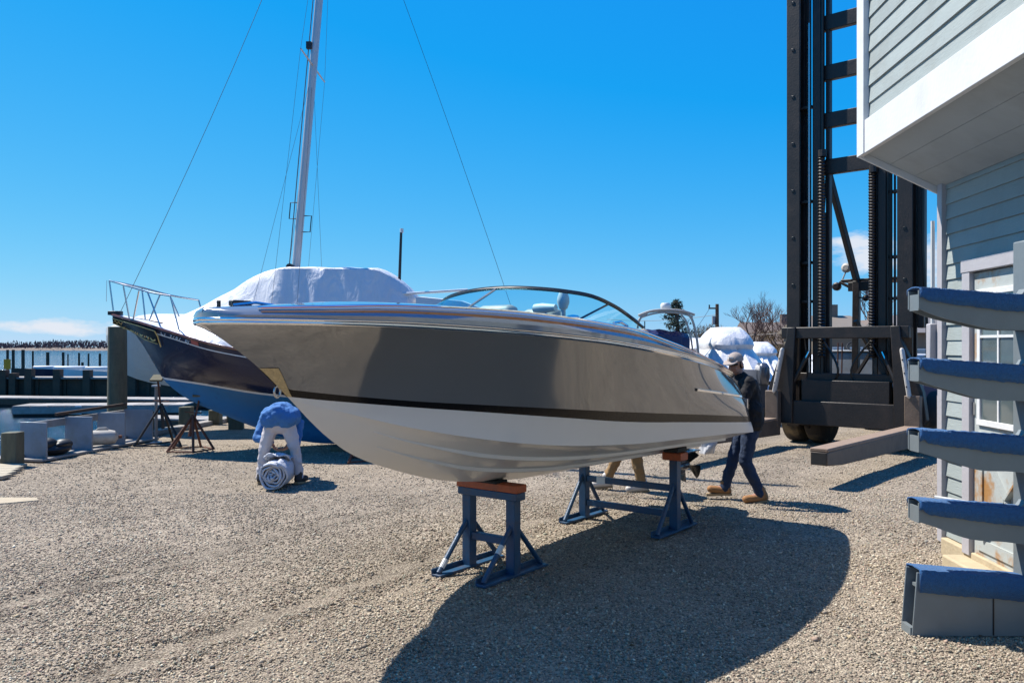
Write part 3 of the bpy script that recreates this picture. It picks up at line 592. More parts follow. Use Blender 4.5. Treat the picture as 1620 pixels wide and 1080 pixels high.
# scuffed tan guard wrapped round the stem above the boot stripe
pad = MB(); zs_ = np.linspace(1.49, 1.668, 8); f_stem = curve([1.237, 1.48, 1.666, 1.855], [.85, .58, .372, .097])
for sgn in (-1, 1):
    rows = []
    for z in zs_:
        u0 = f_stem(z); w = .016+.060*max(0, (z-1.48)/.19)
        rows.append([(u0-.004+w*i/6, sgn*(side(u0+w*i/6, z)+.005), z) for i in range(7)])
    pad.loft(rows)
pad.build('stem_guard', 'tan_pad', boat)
r_ = MB(); r_.tube([(.515+.022*math.cos(a)-.02, -.0, 1.525+.034*math.sin(a)) for a in np.linspace(0, 2*PI, 15)], .007, 6); r_.build('bow_eye', 'stainless', boat)
# windshield
gw = [(-1.0, 3.2, 0.0), (-.97, 3.05, .10), (-.90, 2.93, .20), (-.78, 2.80, .27), (-.6, 2.70, .31), (-.4, 2.64, .325), (-.2, 2.61, .33), (0, 2.60, .33)]
top = [(u, y, h) for y, u, h in gw]; top = top+[(u, -y, h) for u, y, h in reversed(top[:-1])]
def zdk(u, y): return f_zd(u)+.012+.045*(1-(abs(y)/max(.2, dk(u)-.06))**2) if u < 2.75 else f_zd(u)+.012
TOPZ = [1.945, 2.02, 2.10, 2.175, 2.215, 2.24, 2.255, 2.26]; TOPZ = TOPZ+list(reversed(TOPZ[:-1]))
tp = [Vector((u, y, z)) for (u, y, h), z in zip(top, TOPZ)]
bs = [Vector((u-.05-.42*min(1, h/.33), y*(1.0 if abs(y) > .9 else 1.03), zdk(u-.05-.42*min(1, h/.33), y)-.01)) for u, y, h in top]
def dense(p, k=4):
    o = []
    for i in range(len(p)-1):
        a, b, c, d = p[max(i-1, 0)], p[i], p[i+1], p[min(i+2, len(p)-1)]
        for j in range(k):
            t = j/k; o.append(.5*((2*b)+(c-a)*t+(2*a-5*b+4*c-d)*t*t+(3*b-a-3*c+d)*t**3))
    return o+[p[-1]]
tpd, bsd = dense(tp), dense(bs); h_ = len(tpd)//2
for a, b in ((0, h_+1), (h_, len(tpd))):
    MB().loft([[p, p.lerp(q, .5)+Vector((-.012, 0, .0)), q] for p, q in zip(bsd[a:b], tpd[a:b])]).build('windshield_pane', 'tinted_glass', boat, ang=80)
r_ = MB(); r_.tube(tpd, .012, 8); r_.build('windshield_frame', 'black_trim', boat)
r_ = MB(); r_.tube([p+Vector((0, 0, .014)) for p in tpd[2:-2]], .006, 6); r_.build('frame_bead', 'black_trim', boat)
r_ = MB(); r_.tube(bsd, .012, 6); r_.build('windshield_base', 'black_trim', boat)
r_ = MB(); r_.tube([bs[7], tp[7]], .010, 6); r_.build('mullion', 'stainless', boat)
for y in (-.82, .82): r_ = MB(); r_.tube([(2.45, y, f_zd(2.45)+.0), (2.88, y*1.07, 2.12)], .008, 6); r_.build('side_mullion', 'black_trim', boat)
# cockpit gear seen through the glass
def seat(x, y, w, zt):
    b = MB(); b.box((x, y, (zt+1.5)/2), (.16, w, zt-1.5)); o = b.build('seat_back', 'vinyl_beige', boat, bevel=.06)
    c = MB(); c.box((x-.28, y, 1.5), (.5, w, .16)); c.build('seat_cushion', 'vinyl_beige', boat, bevel=.05)
seat(3.3, .55, .42, 2.17); seat(3.32, .06, .40, 2.125); seat(3.75, -.5, .5, 1.95)
b = MB(); b.box((2.95, .0, 1.86), (.26, 1.5, .22)); b.build('dashboard', 'black_trim', boat, bevel=.05)
b = MB(); b.lathe([(.001, .12), (.035, .11), (.05, .07), (.052, .03), (.035, -.02), (.02, -.03), (.02, -.09)], (3.1, -.31, 2.13)); b.build('spotlight', 'sticker_white', boat)
b = MB(); b.tube([(3.15, -.2, 2.12), (3.15, -.06, 2.12), (3.16, .02, 2.12)], [.03, .045, .04], 12); b.build('horn', 'sticker_white', boat); b = MB(); b.tube([(3.15, -.1, 2.1), (3.12, -.1, 1.9)], .012, 6); b.build('horn_stem', 'stainless', boat)
b = MB(); b.tube([(3.2+.17*math.cos(a)*.4, -.45+.19*math.sin(a), 1.80+.17*math.cos(a)) for a in np.linspace(0, 2*PI, 25)], .014, 6); b.build('steering_wheel', 'black_trim', boat)
b = MB(); b.lathe([(.055, 0), (.055, .02), (.035, .035), (.001, .04)], (2.35, -.9, f_zd(2.35)+.012), 16); b.build('deck_vent', 'chrome', boat)
b = MB(); b.tube([(2.75, -1.0, f_zd(2.75)+.03), (2.85, -1.0, f_zd(2.85)+.05), (2.95, -1.0, f_zd(2.95)+.03)], .012, 6); b.build('cleat', 'chrome', boat)
b = MB(); b.box((.24, -.0, 2.045), (.13, .05, .035)); b.build('bow_light', 'dark_fitting', boat, bevel=.01); b = MB(); b.tube([(.15, -.06, 2.03), (.3, -.06, 2.05), (.48, -.06, 2.035)], .009, 6); b.build('bow_chock', 'chrome', boat)
b = MB(); b.box((.1, 0, 2.03), (.015, .02, .05)); b.build('bow_staff_socket', 'dark_fitting', boat)
# script on the port coaming
ub = 2.72; p0 = Vector((ub, -(dk(ub)+.024), f_zd(ub)-.062)); p1 = Vector((3.2, -(dk(3.2)+.024), f_zd(3.2)-.062))
text('Chris-Craft', .075, 'chrome', boat, 'script_lettering', frame(p0, p1-p0, (0, .5, 1)) @ Matrix.Shear('XY', 4, (.25, 0)) if False else frame(p0, p1-p0, (0, .45, 1)), .003)
# sterndrive
b = MB(); b.loft([[(LB-.04, s_*w, z) for s_, w, z in ((-1, .1, 1.05), (1, .1, 1.05), (1, .08, .72), (-1, .08, .72))], [(LB+.22, s_*w, z) for s_, w, z in ((-1, .08, 1.0), (1, .08, 1.0), (1, .07, .66), (-1, .07, .66))], [(LB+.38, s_*w, z) for s_, w, z in ((-1, .04, .92), (1, .04, .92), (1, .04, .7), (-1, .04, .7))]], True, True)
sd = b.build('sterndrive', 'outboard_grey', boat, bevel=.02)
b = MB(); b.loft([[(LB+.06, -.05, .7), (LB+.34, -.03, .7), (LB+.34, .03, .7), (LB+.06, .05, .7)], [(LB+.12, -.03, .36), (LB+.32, -.015, .36), (LB+.32, .015, .36), (LB+.12, .03, .36)]], True, True); b.build('drive_leg', 'outboard_grey', sd, bevel=.01)
b = MB(); b.box((LB+.25, 0, .62), (.42, .26, .012)); b.build('cavitation_plate', 'outboard_grey', sd)
b = MB(); b.lathe([(.001, -.2), (.04, -.12), (.05, 0), (.05, .12), (.02, .16)], (LB+.25, 0, .45), 14, 'x'); b.build('gearcase', 'outboard_grey', sd)
for k in range(4):
    a = k*PI/2+.4; b = MB(); b.loft([[(LB+.36+.05*math.sin(t_)*0+.03*j, (.04+.15*i/5)*math.cos(a+j*.5), .45+(.04+.15*i/5)*math.sin(a+j*.5)) for j in (-1, -.4, .4, 1)] for i, t_ in enumerate(np.linspace(0, 1, 6))]); b.build('propeller_blade', 'black_trim', sd)

# ------------------------------------------------------------------ steel stands
def stand_world(u, y): c, s = math.cos(BROT), math.sin(BROT); return (BOW[0]+c*u-s*y, BOW[1]+s*u+c*y, 0)
def trestle(label, u, half, htop, rails, front, yc=0.0, rot=0.0):
    t = thing('boat_stand', label, 'boat stand', stand_world(u, yc), BROT+rot, 'blue steel boat stands under the runabout'); pw = .085
    for s in (-1, 1):
        MB().box((0, s*half, htop/2+.01), (pw, pw, htop-.02)).build('post', 'stand_blue', t, bevel=.006)
        pd = MB(); pd.box((0, s*half, .018), (.80, .10, .02)); pd.box((0, s*half+.045, .036), (.80, .010, .055)); pd.build('foot_plate', 'stand_blue', t, bevel=.003)
        for e in (-1, 1):
            b = MB(); b.tube([(e*.37, s*half, .03), (e*.025, s*half, htop*.66)], .021, 10); br = b.build('brace', 'stand_blue', t, bevel=.005)
            if front and e == -1:
                q0, q1 = Vector((e*.37, s*half, .03)), Vector((e*.025, s*half, htop*.66)); k = .1 if s == 1 else .5
                MB().tube([q0.lerp(q1, k), q0.lerp(q1, k+.15)], .0225, 10).build('sticker', 'sticker_white', br)
    for z in rails: MB().box((0, 0, z), (.06, 2*half-pw-.002, .06)).build('cross_rail', 'stand_blue', t, bevel=.006)
    return t
t = trestle('small blue steel stand with orange top board under the bow of the runabout', 2.53, .225, .60, (.27,), True)
MB().box((0, 0, .630), (.12, .60, .06)).build('top_beam', 'stand_blue', t, bevel=.006)
MB().box((0, 0, .692), (.13, .62, .062)).build('top_board', 'stand_orange', t, bevel=.008)
MB().box((-.004, 0, .728), (.15, .23, .022)).build('rubber_pad', 'rubber', t, bevel=.006)
t = trestle('wide blue steel stand with two cross rails under the stern of the runabout', 4.72, .52, .70, (.42, .17), False)
for s in (-1, 1):
    MB().box((0, s*.52, .735), (.16, .20, .075)).build('top_board', 'stand_orange', t, bevel=.008)
    b = MB(); b.box((0, s*.52, .80), (.20, .16, .05), M=None); b.build('rubber_pad', 'rubber', t, bevel=.01)
MB().box((-.002, .3, .42), (.066, .10, .066)).build('sticker', 'sticker_white', t)

# ------------------------------------------------------------------ navy sailboat (x aft from the bow, -y the near port side)
YS0 = 14.3
sb = thing('sailboat', 'navy sailboat with blue bottom, white cover and mast standing behind the runabout', 'sailboat', ((178-CX)/FPX*YS0, YS0, 0), R(0))
g_ys = curve([0, .03, .15, .5, 1.2, 2.2, 3.5, 5, 6.6, 7.4], [0, .05, .12, .33, .66, .98, 1.18, 1.2, 1.0, .8])
g_zs = curve([0, .3, .62, 1.35, 2.15, 3.5, 5, 7.4], [2.33, 2.265, 2.195, 2.005, 1.80, 1.60, 1.48, 1.50])
g_k = curve([0, .06, .2, .41, .68, .93, 1.34, 1.89, 2.44, 3.2, 3.8, 6.2, 6.6, 7.0, 7.4], [2.30, 2.20, 2.12, 1.987, 1.55, 1.17, .86, .62, .40, .16, .10, .10, .5, 1.0, 1.25])
g_wl = curve([.90, 1.75, 2.75, 7.4], [1.22, 1.125, 1.01, .70])
def ssec(u, z):
    zk, zs = g_k(u), g_zs(u); t = min(max((z-zk)/(zs-zk), 0), 1); full = min(1, u/3.0)
    p = 1.5*(1-full)+.55*full; wine = 1/(1+math.exp(-(t-.42)*11))
    return g_ys(u)*((t**p)*(1-.75*full)+.75*full*(wine*1.0+.0)*min(1, t*1.2+.35))+.03*min(1, u*2)*(1 if t > 0 else 1)*min(1, t*20)
US2 = [0, .03, .08, .15, .25, .4, .55, .7, .85, .93]+list(np.linspace(1.05, 7.4, 40)); h = MB()
for sg in (-1, 1):
    rows = []
    for u in US2:
        zk, zs = g_k(u), g_zs(u); zw = max(zk, g_wl(max(u, .9))) if u > .85 else zk; zw2 = max(zk, zw+.035) if u > .85 else zk; zc1, zc2 = zs-.10, zs-.082
        zz = [zk+(zw-zk)*i/8 for i in range(9)]+[zw2]+[zw2+(zc1-zw2)*i/8 for i in range(1, 9)]+[zc2, zs]
        rows.append([(u, sg*ssec(u, z), z) for z in zz])
    for a, b_, mi in ((0, 8, 0), (8, 9, 1), (9, 17, 2), (17, 18, 1), (18, 19, 2)): h.cur = mi; h.loft([r[a:b_+1] for r in rows])
    for j in range(len(rows[-1])-1): h.cur = 2; a, b_ = rows[-1][j], rows[-1][j+1]; h.add([a, b_, (b_[0], 0, b_[2]), (a[0], 0, a[2])], [(0, 1, 2, 3)])
h.build('hull', ['bottom_blue', 'white_paint', 'navy_paint'], sb, ang=40)
for sg in (-1, 1):
    b = MB(); b.tube([(u, sg*(ssec(u, g_zs(u))+.01), g_zs(u)+.015) for u in US2], .022, 6); b.build('toe_rail', 'varnish', sb)
dk_ = MB()
dk_.loft([[(u, -g_ys(u), g_zs(u)-.01), (u, -g_ys(u)*.5, g_zs(u)+.03), (u, 0, g_zs(u)+.045), (u, g_ys(u)*.5, g_zs(u)+.03), (u, g_ys(u), g_zs(u)-.01)] for u in US2]); dk_.build('deck', 'white_paint', sb)
b = MB(); b.box((.05, 0, 2.37), (.22, .12, .07)); b.build('stem_fitting', 'dark_fitting', sb, bevel=.01)
b = MB(); b.loft([[(u, -.018-g_ys(u), g_zs(u)+.0), (u, -.018-g_ys(u), g_zs(u)-.04)] for u in (.02, .2)]); 
# carved trail board with gilded letters, registration number beside it
u0, u1 = .10, .98
def sp(u, dz, out=.03): return Vector((u, -(ssec(u, g_zs(u)+dz)+out), g_zs(u)+dz))
b = MB(); us = np.linspace(.02, 1.0, 14)
b.loft([[sp(u, -.045, .012), sp(u, -.045, .03), sp(u, -.065-.20*min(1, .3+u), .03), sp(u, -.065-.20*min(1, .3+u), .008)] for u in us], False, True); tb = b.build('trail_board', 'boot_black', sb)
b = MB(); b.tube([sp(u, -.05, .036) for u in us], .009, 5); b.tube([sp(u, -.07-.195*min(1, .3+u), .034) for u in us], .007, 5); b.tube([sp(1.0, -.05, .036), sp(1.04, -.13, .036), sp(1.06, -.30, .034)], .010, 5)
b.tube([sp(.05+.16*i/12, -.10+.022*math.sin(i*1.1), .036) for i in range(13)], .006, 5); b.build('gilt_border', 'gold_leaf', tb)
base, end = sp(.27, -.185, .038), sp(.95, -.215, .038)
for i_, ch in enumerate('ROMONO'):
    u_ = .20+.128*i_; base, end = sp(u_, -.185-.045*i_/5, .048), sp(u_+.1, -.185-.045*(i_+1)/5, .048); text(ch, .165+.006*i_, 'gold_leaf', tb, 'gilt_letter', frame(base, end-base, (0, .12, 1)), .008)
base, end = sp(1.16, -.085, .012), sp(1.75, -.085, .012)
for i_, ch in enumerate('CT 9767 BJ'):
    u_ = 1.10+.060*i_; base, end = sp(u_, -.078, .02), sp(u_+.06, -.078, .02)
    if ch != ' ': text(ch, .10, 'white_paint', sb, 'registration_character', frame(base, end-base, (0, .1, 1)), .002)
b = MB(); b.loft([[sp(u, -.075, .006), sp(u, -.01, .006)] for u in (1.70, 1.84)]); b.build('registration_sticker', 'red_sticker', sb)
# bow pulpit: (image x) legs at these stations, near and far side
def rail(name, pts, r=.014): b = MB(); b.tube(pts, r, 8); b.build(name, 'stainless', sb)
pt = lambda px_, py_, dy: Vector(((px_-178)/FPX*(YS0-dy), -dy, EYE-(py_-HY)/FPX*(YS0-dy)))
a0, a1, a2, a3 = pt(173, 444, 0), pt(210, 450, .35), pt(256, 462, .45), pt(298, 468, .62)
rail('pulpit_rail', dense([a0, a1, a2, a3], 4)); rail('pulpit_rail', dense([a0]+[Vector((p.x, -p.y, p.z)) for p in (a1, a2, a3)], 4))
rail('pulpit_leg', [a0, pt(180, 497, 0)])
for s in (1, -1):
    for p, q in ((pt(211, 452, .35), pt(219, 508, .3)), (pt(239, 460, .42), pt(224, 508, .3)), (pt(254, 462, .45), pt(278, 520, .5)), (a3, pt(312, 522, .62))):
        rail('pulpit_leg', [Vector((p.x, p.y*s, p.z)), Vector((q.x, q.y*s, q.z))])
rail('loose_line', [a0+Vector((-.02, -.05, 0)), pt(170.5, 477, .05)], .005)
# mast and rigging
MB_, MT_ = Vector((3.05, 0, 1.5)), Vector((3.87, 0, 11.0))
b = MB(); b.tube([MB_.lerp(MT_, i/6) for i in range(7)], [.088, .088, .088, .086, .084, .078, .06], 12, ell=.8); mast = b.build('mast', 'alloy', sb)
def on(z, dx=0, dy=0): return MB_.lerp(MT_, (z-1.5)/9.5)+Vector((dx, dy, 0))
b = MB(); b.tube([on(6.66, 0, -.86), on(6.66)], [.012, .022], 6); b.build('spreader', 'alloy', mast); b = MB(); b.tube([on(6.66, 0, .86), on(6.66)], [.012, .022], 6); b.build('spreader', 'alloy', mast)
b = MB(); b.box(on(7.0, -.09, -.06), (.09, .07, .12)); b.build('steaming_light', 'dark_fitting', mast)
b = MB(); b.tube([on(3.15, -.06, -.1), on(3.15, -.06, -.2)], .065, 12); b.build('winch', 'dark_fitting', mast)
for z, dx in ((4.15, -.12), (3.92, .12)): b = MB(); b.tube([on(z-.14, dx*.6), on(z-.14, dx*1.6), on(z+.14, dx*1.6), on(z+.14, dx*.6)], .010, 6); b.build('mast_step', 'dark_fitting', mast)
b = MB(); b.tube([on(1.8, -.1, -.05), on(3.0, -.10, -.07), on(6, -.1, -.05), on(10.8, -.08, -.04)], .009, 5); b.build('halyard', 'wire', mast)
def wire(name, p, q, r=.006, sag=.0):
    p, q = Vector(p), Vector(q); b = MB(); b.tube([p.lerp(q, i/10)+Vector((sag*math.sin(PI*i/10), 0, -sag*.5*math.sin(PI*i/10))) for i in range(11)], r, 5); b.build(name, 'wire', sb)
wire('forestay', (.12, 0, 2.35), MT_, .0045, .10); wire('backstay', (7.25, 0, 1.55), MT_, .004, .08)
for s in (-1, 1):
    wire('upper_shroud', (3.0, s*1.1, 1.7), on(6.66, 0, s*.86), .0028); wire('upper_shroud', on(6.66, 0, s*.86), MT_, .0028)
    wire('lower_shroud', (2.6, s*1.08, 1.75), on(6.6), .0028); wire('lower_shroud', (3.45, s*1.12, 1.65), on(6.6), .0028)
b = MB(); b.tube([(3.2, -.75, 2.52), (4.6, -.6, 2.63), (6.2, -.35, 2.75)], .022, 8); b.build('spare_pole', 'white_paint', sb)
b = MB(); b.tube([on(2.85, .1), (3.9, -.7, 2.42)], .016, 6); b.build('boom_vang', 'dark_fitting', sb)
b = MB(); b.tube([(5.02, -.2, 2.9), (5.05, -.2, 3.75)], [.026, .022], 8); b.build('stern_pole', 'dark_fitting', sb); b = MB(); b.tube([(5.06, -.2, 3.74), (5.06, -.2, 3.81)], .03, 8); b.build('pole_light', 'white_paint', sb)
# white winter cover over cabin and cockpit
zr = curve([.75, 1.2, 1.67, 2.2, 2.66, 3.2, 4.64, 4.86, 5.15, 5.45, 6.0], [2.14, 2.32, 2.55, 2.82, 3.06, 3.16, 3.14, 3.06, 2.86, 2.52, 2.1]); wr = curve([.75, 1.67, 2.66, 3.2, 4.6, 5.2, 6.0], [.06, .12, .38, .58, .58, .42, .25])
cv = []
for u in np.linspace(.75, 6.0, 60):
    z1, w1, y0, z0 = zr(u), wr(u), g_ys(u)*.94, g_zs(u)+.02; hl = []
    wob = .018*math.sin(u*9)+.012*math.sin(u*17+1)
    for t in np.linspace(0, 1, 9): hl.append((y0*(1-t)+(w1+.02)*t+wob*math.sin(t*PI)+.008*math.sin(u*23+t*6), z0*(1-t)+(z1-.07)*t))
    hl += [(w1*.96, z1-.045+.006*math.sin(u*14)), (w1*.5, z1-.015+.006*math.sin(u*11)), (0, z1+.006*math.sin(u*7))]
    cv.append([(u, -y, z) for y, z in hl]+[(u, y, z) for y, z in reversed(hl[:-1])])
b = MB(); b.loft(cv, False, True); b.build('winter_cover', 'shrink_wrap', sb, ang=33)
b = MB(); b.loft([[(5.35, -.9, 1.7), (5.35, -.6, 2.62), (5.35, .4, 2.68), (5.35, .9, 1.7)], [(6.1, -.85, 1.7), (6.1, -.5, 2.55), (6.1, .35, 2.6), (6.1, .85, 1.7)], [(6.7, -.7, 1.65), (6.6, -.4, 2.38), (6.6, .3, 2.4), (6.7, .7, 1.65)]], False, True); b.build('dodger', 'shrink_wrap_old', sb, ang=20)

# rusty screw jack stands under the sailboat
def jack(label, p, htop, foot, mat, tilt, nleg=3, a0=.4):
    t = thing('jack_stand', label, 'jack stand', p, 0, 'rusty jack stands under the sailboat'); tip = Vector((tilt[0], tilt[1], htop)); hub = Vector((tilt[0]*.3, tilt[1]*.3, htop*.62))
    for k in range(nleg):
        a = a0+k*2*PI/nleg; q = Vector((foot*math.cos(a), foot*math.sin(a), .015)); MB().tube([q, hub], .022, 8).build('leg', mat, t)
        MB().tube([q+Vector((0, 0, .01)), Vector((foot*math.cos(a+2*PI/nleg), foot*math.sin(a+2*PI/nleg), .025))], .014, 6).build('tie_rod', mat, t)
    MB().tube([Vector((0, 0, htop*.25)), hub], .03, 8).build('sleeve', mat, t)
    MB().tube([hub-Vector((0, 0, .2)), tip], .018, 8).build('screw', 'rust', t); MB().tube([hub+Vector((-.14, 0, .06)), hub+Vector((.14, 0, .04))], .01, 6).build('screw_handle', 'rust', t)
    b = MB(); b.box(tip, (.22, .2, .035), M=Matrix.Rotation(.5, 3, 'X')); b.build('pad', 'pile_wood', t, bevel=.005)
p = gnd(300, 713); jack('low rusty jack stand on six splayed legs beside the bent person', p, .98, .40, 'rust', (.12, .18), 5, .2)
p = gnd(258, 705); jack('taller dark jack stand with chained top left of the low rusty one', p, 1.22, .48, 'mast_black', (-.12, .05), 3, -.5)
t = thing('bow_prop', 'pale steel prop post standing under the navy bow', 'prop', gnd(247, 700))
MB().tube([(0, 0, 0), (.0, 0, 1.05)], .03, 8).build('post', 'dock_wood', t); MB().box((0, 0, 1.06), (.12, .12, .03)).build('top_plate', 'alloy', t); MB().box((0, 0, .01), (.16, .16, .02)).build('foot', 'alloy', t)
for u, s in ((4.6, -1), (4.8, 1), (6.2, -1)):
    p = sb.location+Vector((u, s*1.45, 0)); jack('rusty jack stand under the midship of the sailboat, %s' % {(4.6, -1): 'hidden side nearest the runabout', (4.8, 1): 'on the far side', (6.2, -1): 'nearest the stern'}[(u, s)], p, .9, .35, 'rust', (0, -s*.3), 3, .1)
for u in (4.0, 5.6): tag(MB().box((0, 0, .045), (.25, .8, .09)).build('keel_block', 'pile_wood', loc=sb.location+Vector((u, 0, 0)), bevel=.01), 'timber block under the sailboat keel, %s' % ('forward' if u < 5 else 'aft'), 'block')

# pale wrapped boat whose bow shows behind the navy stem
YW = 17.2; wb = thing('wrapped_boat', 'white wrapped boat whose bow juts out behind the navy sailboat', 'boat', ((168-CX)/FPX*YW, YW, 0), R(12))
wz = curve([0, .3, 1, 3, 6], [2.02, 2.1, 2.22, 2.2, 2.0]); wk = curve([0, .08, .35, .8, 1.4, 2.2, 6], [1.88, 1.55, 1.22, 1.04, .92, .8, .75]); wy = curve([0, .15, .5, 1.2, 3, 6], [.02, .22, .55, .9, 1.2, 1.15]); rows = []
for u in np.linspace(0, 6, 30):
    l = [(wy(u)*t**.8*(1.0)*(1 if t < 1 else 1), wk(u)+(wz(u)-wk(u))*t) for t in np.linspace(0, 1, 10)]; l += [(wy(u)*.7, wz(u)+.16), (0, wz(u)+.26*min(1, u*2))]
    rows.append([(u, -y, z) for y, z in l]+[(u, y, z) for y, z in reversed(l[:-1])])
b = MB(); b.loft(rows, False, True); b.build('hull_wrap', 'shrink_wrap_old', wb, ang=70)
b = MB(); b.box((2.6, 0, .4), (.3, .3, .8)); b.build('keel_prop', 'pile_wood', wb)

# ------------------------------------------------------------------ marina forklift (x to its left as seen from the front, forks towards -y)
fk = thing('marina_forklift', 'tall black marina forklift with long forks lowered beside the grey shed', 'forklift', (5.89, 14.35, 0), R(-42))
def FB(name, mat, c, d, bev=.012, par=None, M=None): return MB().box(c, d, M=M).build(name, mat, par or fk, bevel=bev)
HT = 9.2
for s in (-1, 1):
    b = MB(); x = s*.95                                 # outer rail: channel section
    b.prism([(-.12, -.14), (.12, -.14), (.12, -.09), (.04, -.09), (.04, .09), (.12, .09), (.12, .14), (-.12, .14), (-.12, .09), (-.05, .09), (-.05, -.09), (-.12, -.09)], (x, 0, .35), (1, 0, 0), (0, 1, 0), (0, 0, HT-.35)); b.build('outer_rail', 'mast_black', fk, bevel=.006)
    FB('inner_rail', 'mast_black', (s*.56, .06, HT/2+.2), (.14, .22, HT-.5))
    FB('rail_flange', 'mast_grease', (s*.56-s*.10, -.02, HT/2+.2), (.05, .06, HT-.6), .004)
    b = MB(); b.tube([(s*.70, -.03, .5), (s*.70, -.03, 7.6)], .028, 8); b.build('lift_chain', 'stainless' if s < 0 else 'mast_grease', fk)
    b = MB(); b.tube([(s*.74, .05, .5), (s*.74, .05, 7.2)], .020, 8); b.build('chain', 'wire', fk)
    z0, z1 = 1.6, (5.15 if s < 0 else 4.75)              # ribbed hose stack beside each inner rail
    x = s*.56+(.125 if s < 0 else -.125); rb = MB(); pts, rr = [], []; nrib = 62
    for i in range(nrib*2+1): pts.append((x-.02, -.09, z0+(z1-z0)*i/(nrib*2))); rr.append(.066 if i % 2 else .050)
    rb.tube(pts, rr, 10); rb.build('ribbed_hose', 'mast_grease', fk, ang=20)
    b = MB(); b.tube([(x, -.09, z1), (x, -.09, z1+.12)], .075, 10); b.build('hose_cap', 'mast_black', fk)
    b = MB(); b.tube([(s*.56, .2, .6), (s*.56, .2, 4.2)], .085, 12); b.build('lift_cylinder', 'mast_grease', fk); b = MB(); b.tube([(s*.56, .2, 4.2), (s*.56, .2, 8.6)], .05, 10); b.build('cylinder_rod', 'stainless', fk)
    for z in (2.6, 3.3, 4.4, 6.1): FB('roller_bracket', 'mast_black', (s*.76, .02, z), (.22, .10, .05), .004)
for s in (-1, 1):
    FB('guide_rail', 'mast_black', (s*.40, .12, HT/2+.2), (.07, .14, HT-.5)); FB('stage_rail', 'mast_black', (s*.80, .16, HT/2+.1), (.08, .10, HT-.4))
    b = MB(); b.tube([(s*.66, -.06, .6), (s*.66, -.06, 8.4)], .016, 6); b.tube([(s*.63, -.02, .6), (s*.63, -.02, 8.4)], .012, 6); b.build('hose_pair', 'mast_grease', fk)
    for i_ in range(9): FB('rail_bolt_plate', 'mast_grease', (s*.95, -.142, 1.2+i_*.85), (.05, .012, .05), .004)
for z in (7.56, 6.67, 5.82, 4.99): FB('cross_member', 'mast_black', (0, .1, z), (1.1, .12, .27))
FB('top_tie', 'mast_black', (0, .05, 9.05), (2.2, .2, .25))
b = MB(); b.tube([(-.42, .06, 5.0), (-.45, .0, 4.0), (-.44, -.02, 3.2)], .015, 6); b.tube([(.40, .0, 3.9), (.36, -.04, 3.55), (.40, -.04, 3.1), (.39, -.02, 2.2)], .018, 6); b.build('hydraulic_line', 'mast_grease', fk)
b = MB(); b.tube([(1.2, .0, 5.2), (1.19, .02, 3.4), (1.24, .05, 2.2), (1.23, .1, 1.6)], .022, 6); b.build('side_hose', 'mast_grease', fk)
FB('side_box', 'mast_black', (1.14, .15, 3.4), (.10, .2, 2.6))
# carriage
FB('carriage_bar', 'mast_black', (0, -.28, 2.03), (2.16, .14, .20)); FB('carriage_bar', 'mast_black', (0, -.28, .62), (2.2, .16, .42)); FB('carriage_plate', 'mast_black', (0, -.22, 1.0), (1.5, .08, .40))
FB('chain_anchor', 'mast_black', (0, -.1, 1.25), (1.9, .12, .14))
for s in (-1, 1):
    b = MB(); b.prism([(.95, 2.13), (.97, 1.9), (1.14, 1.5), (1.30, 1.05), (1.36, .60), (1.22, .42), (.86, .42), (.84, 1.4), (.80, 2.13)], (0, -.40, 0), (s, 0, 0), (0, 0, 1), (0, .16, 0)); b.build('side_plate', 'mast_black', fk, bevel=.012)
    b = MB(); p, q = Vector((s*1.01, -.47, 1.72)), Vector((s*1.13, -.52, 1.00)); d = (q-p).normalized()
    b.tube([p-d*.05, p-d*.03, p, q, q+d*.03, q+d*.05], [.02, .05, .062, .062, .05, .02], 10, ell=.55); fb = b.build('fender_board', 'fender_board', fk)
    for k in (.2, .5, .8): MB().tube([p.lerp(q, k)+Vector((0, -.05, 0)), p.lerp(q, k)+Vector((0, -.068, 0))], .012, 8).build('bolt', 'mast_grease', fb)
    b = MB(); b.loft([[(s*1.18+x, y, z) for x, y in ((-.12, -.54), (.12, -.54), (.12, -.40), (-.12, -.40))] for z in (.36, 1.0)], True, True); b.build('fork_shank', 'fork_steel', fk, bevel=.012)
    LT = 4.35 if s > 0 else 4.0
    k = [(-.40, .135), (-LT+.5, .105), (-LT, .085)]
    b = MB(); b.loft([[(s*1.18-.11, y, .47-2*h), (s*1.18+.11, y, .47-2*h), (s*1.18+.11, y, .47), (s*1.18-.11, y, .47)] for y, h in k], True, True); fo = b.build('fork', 'mast_black' if False else 'fork_steel', fk, bevel=.012)
    b = MB(); b.loft([[(s*1.18-.115, y, .47), (s*1.18+.115, y, .47), (s*1.18+.115, y, .515), (s*1.18-.115, y, .515)] for y in (-.56, -LT)], True, True); b.build('fork_pad', 'fork_pad', fo, bevel=.01)
    b = MB(); b.box((s*1.18, -LT-.002, .385), (.19, .02, .15)); b.build('end_cap', 'rubber', fo)
    b = MB(); b.tube([(s*.62, -.2, 1.7), (s*.98, -.34, .95)], .04, 8); b.build('fork_ram', 'mast_black', fk); b = MB(); b.tube([(s*.62, -.22, 1.7), (s*.8, -.28, 1.32)], .022, 8); b.build('ram_rod', 'chrome', fk)
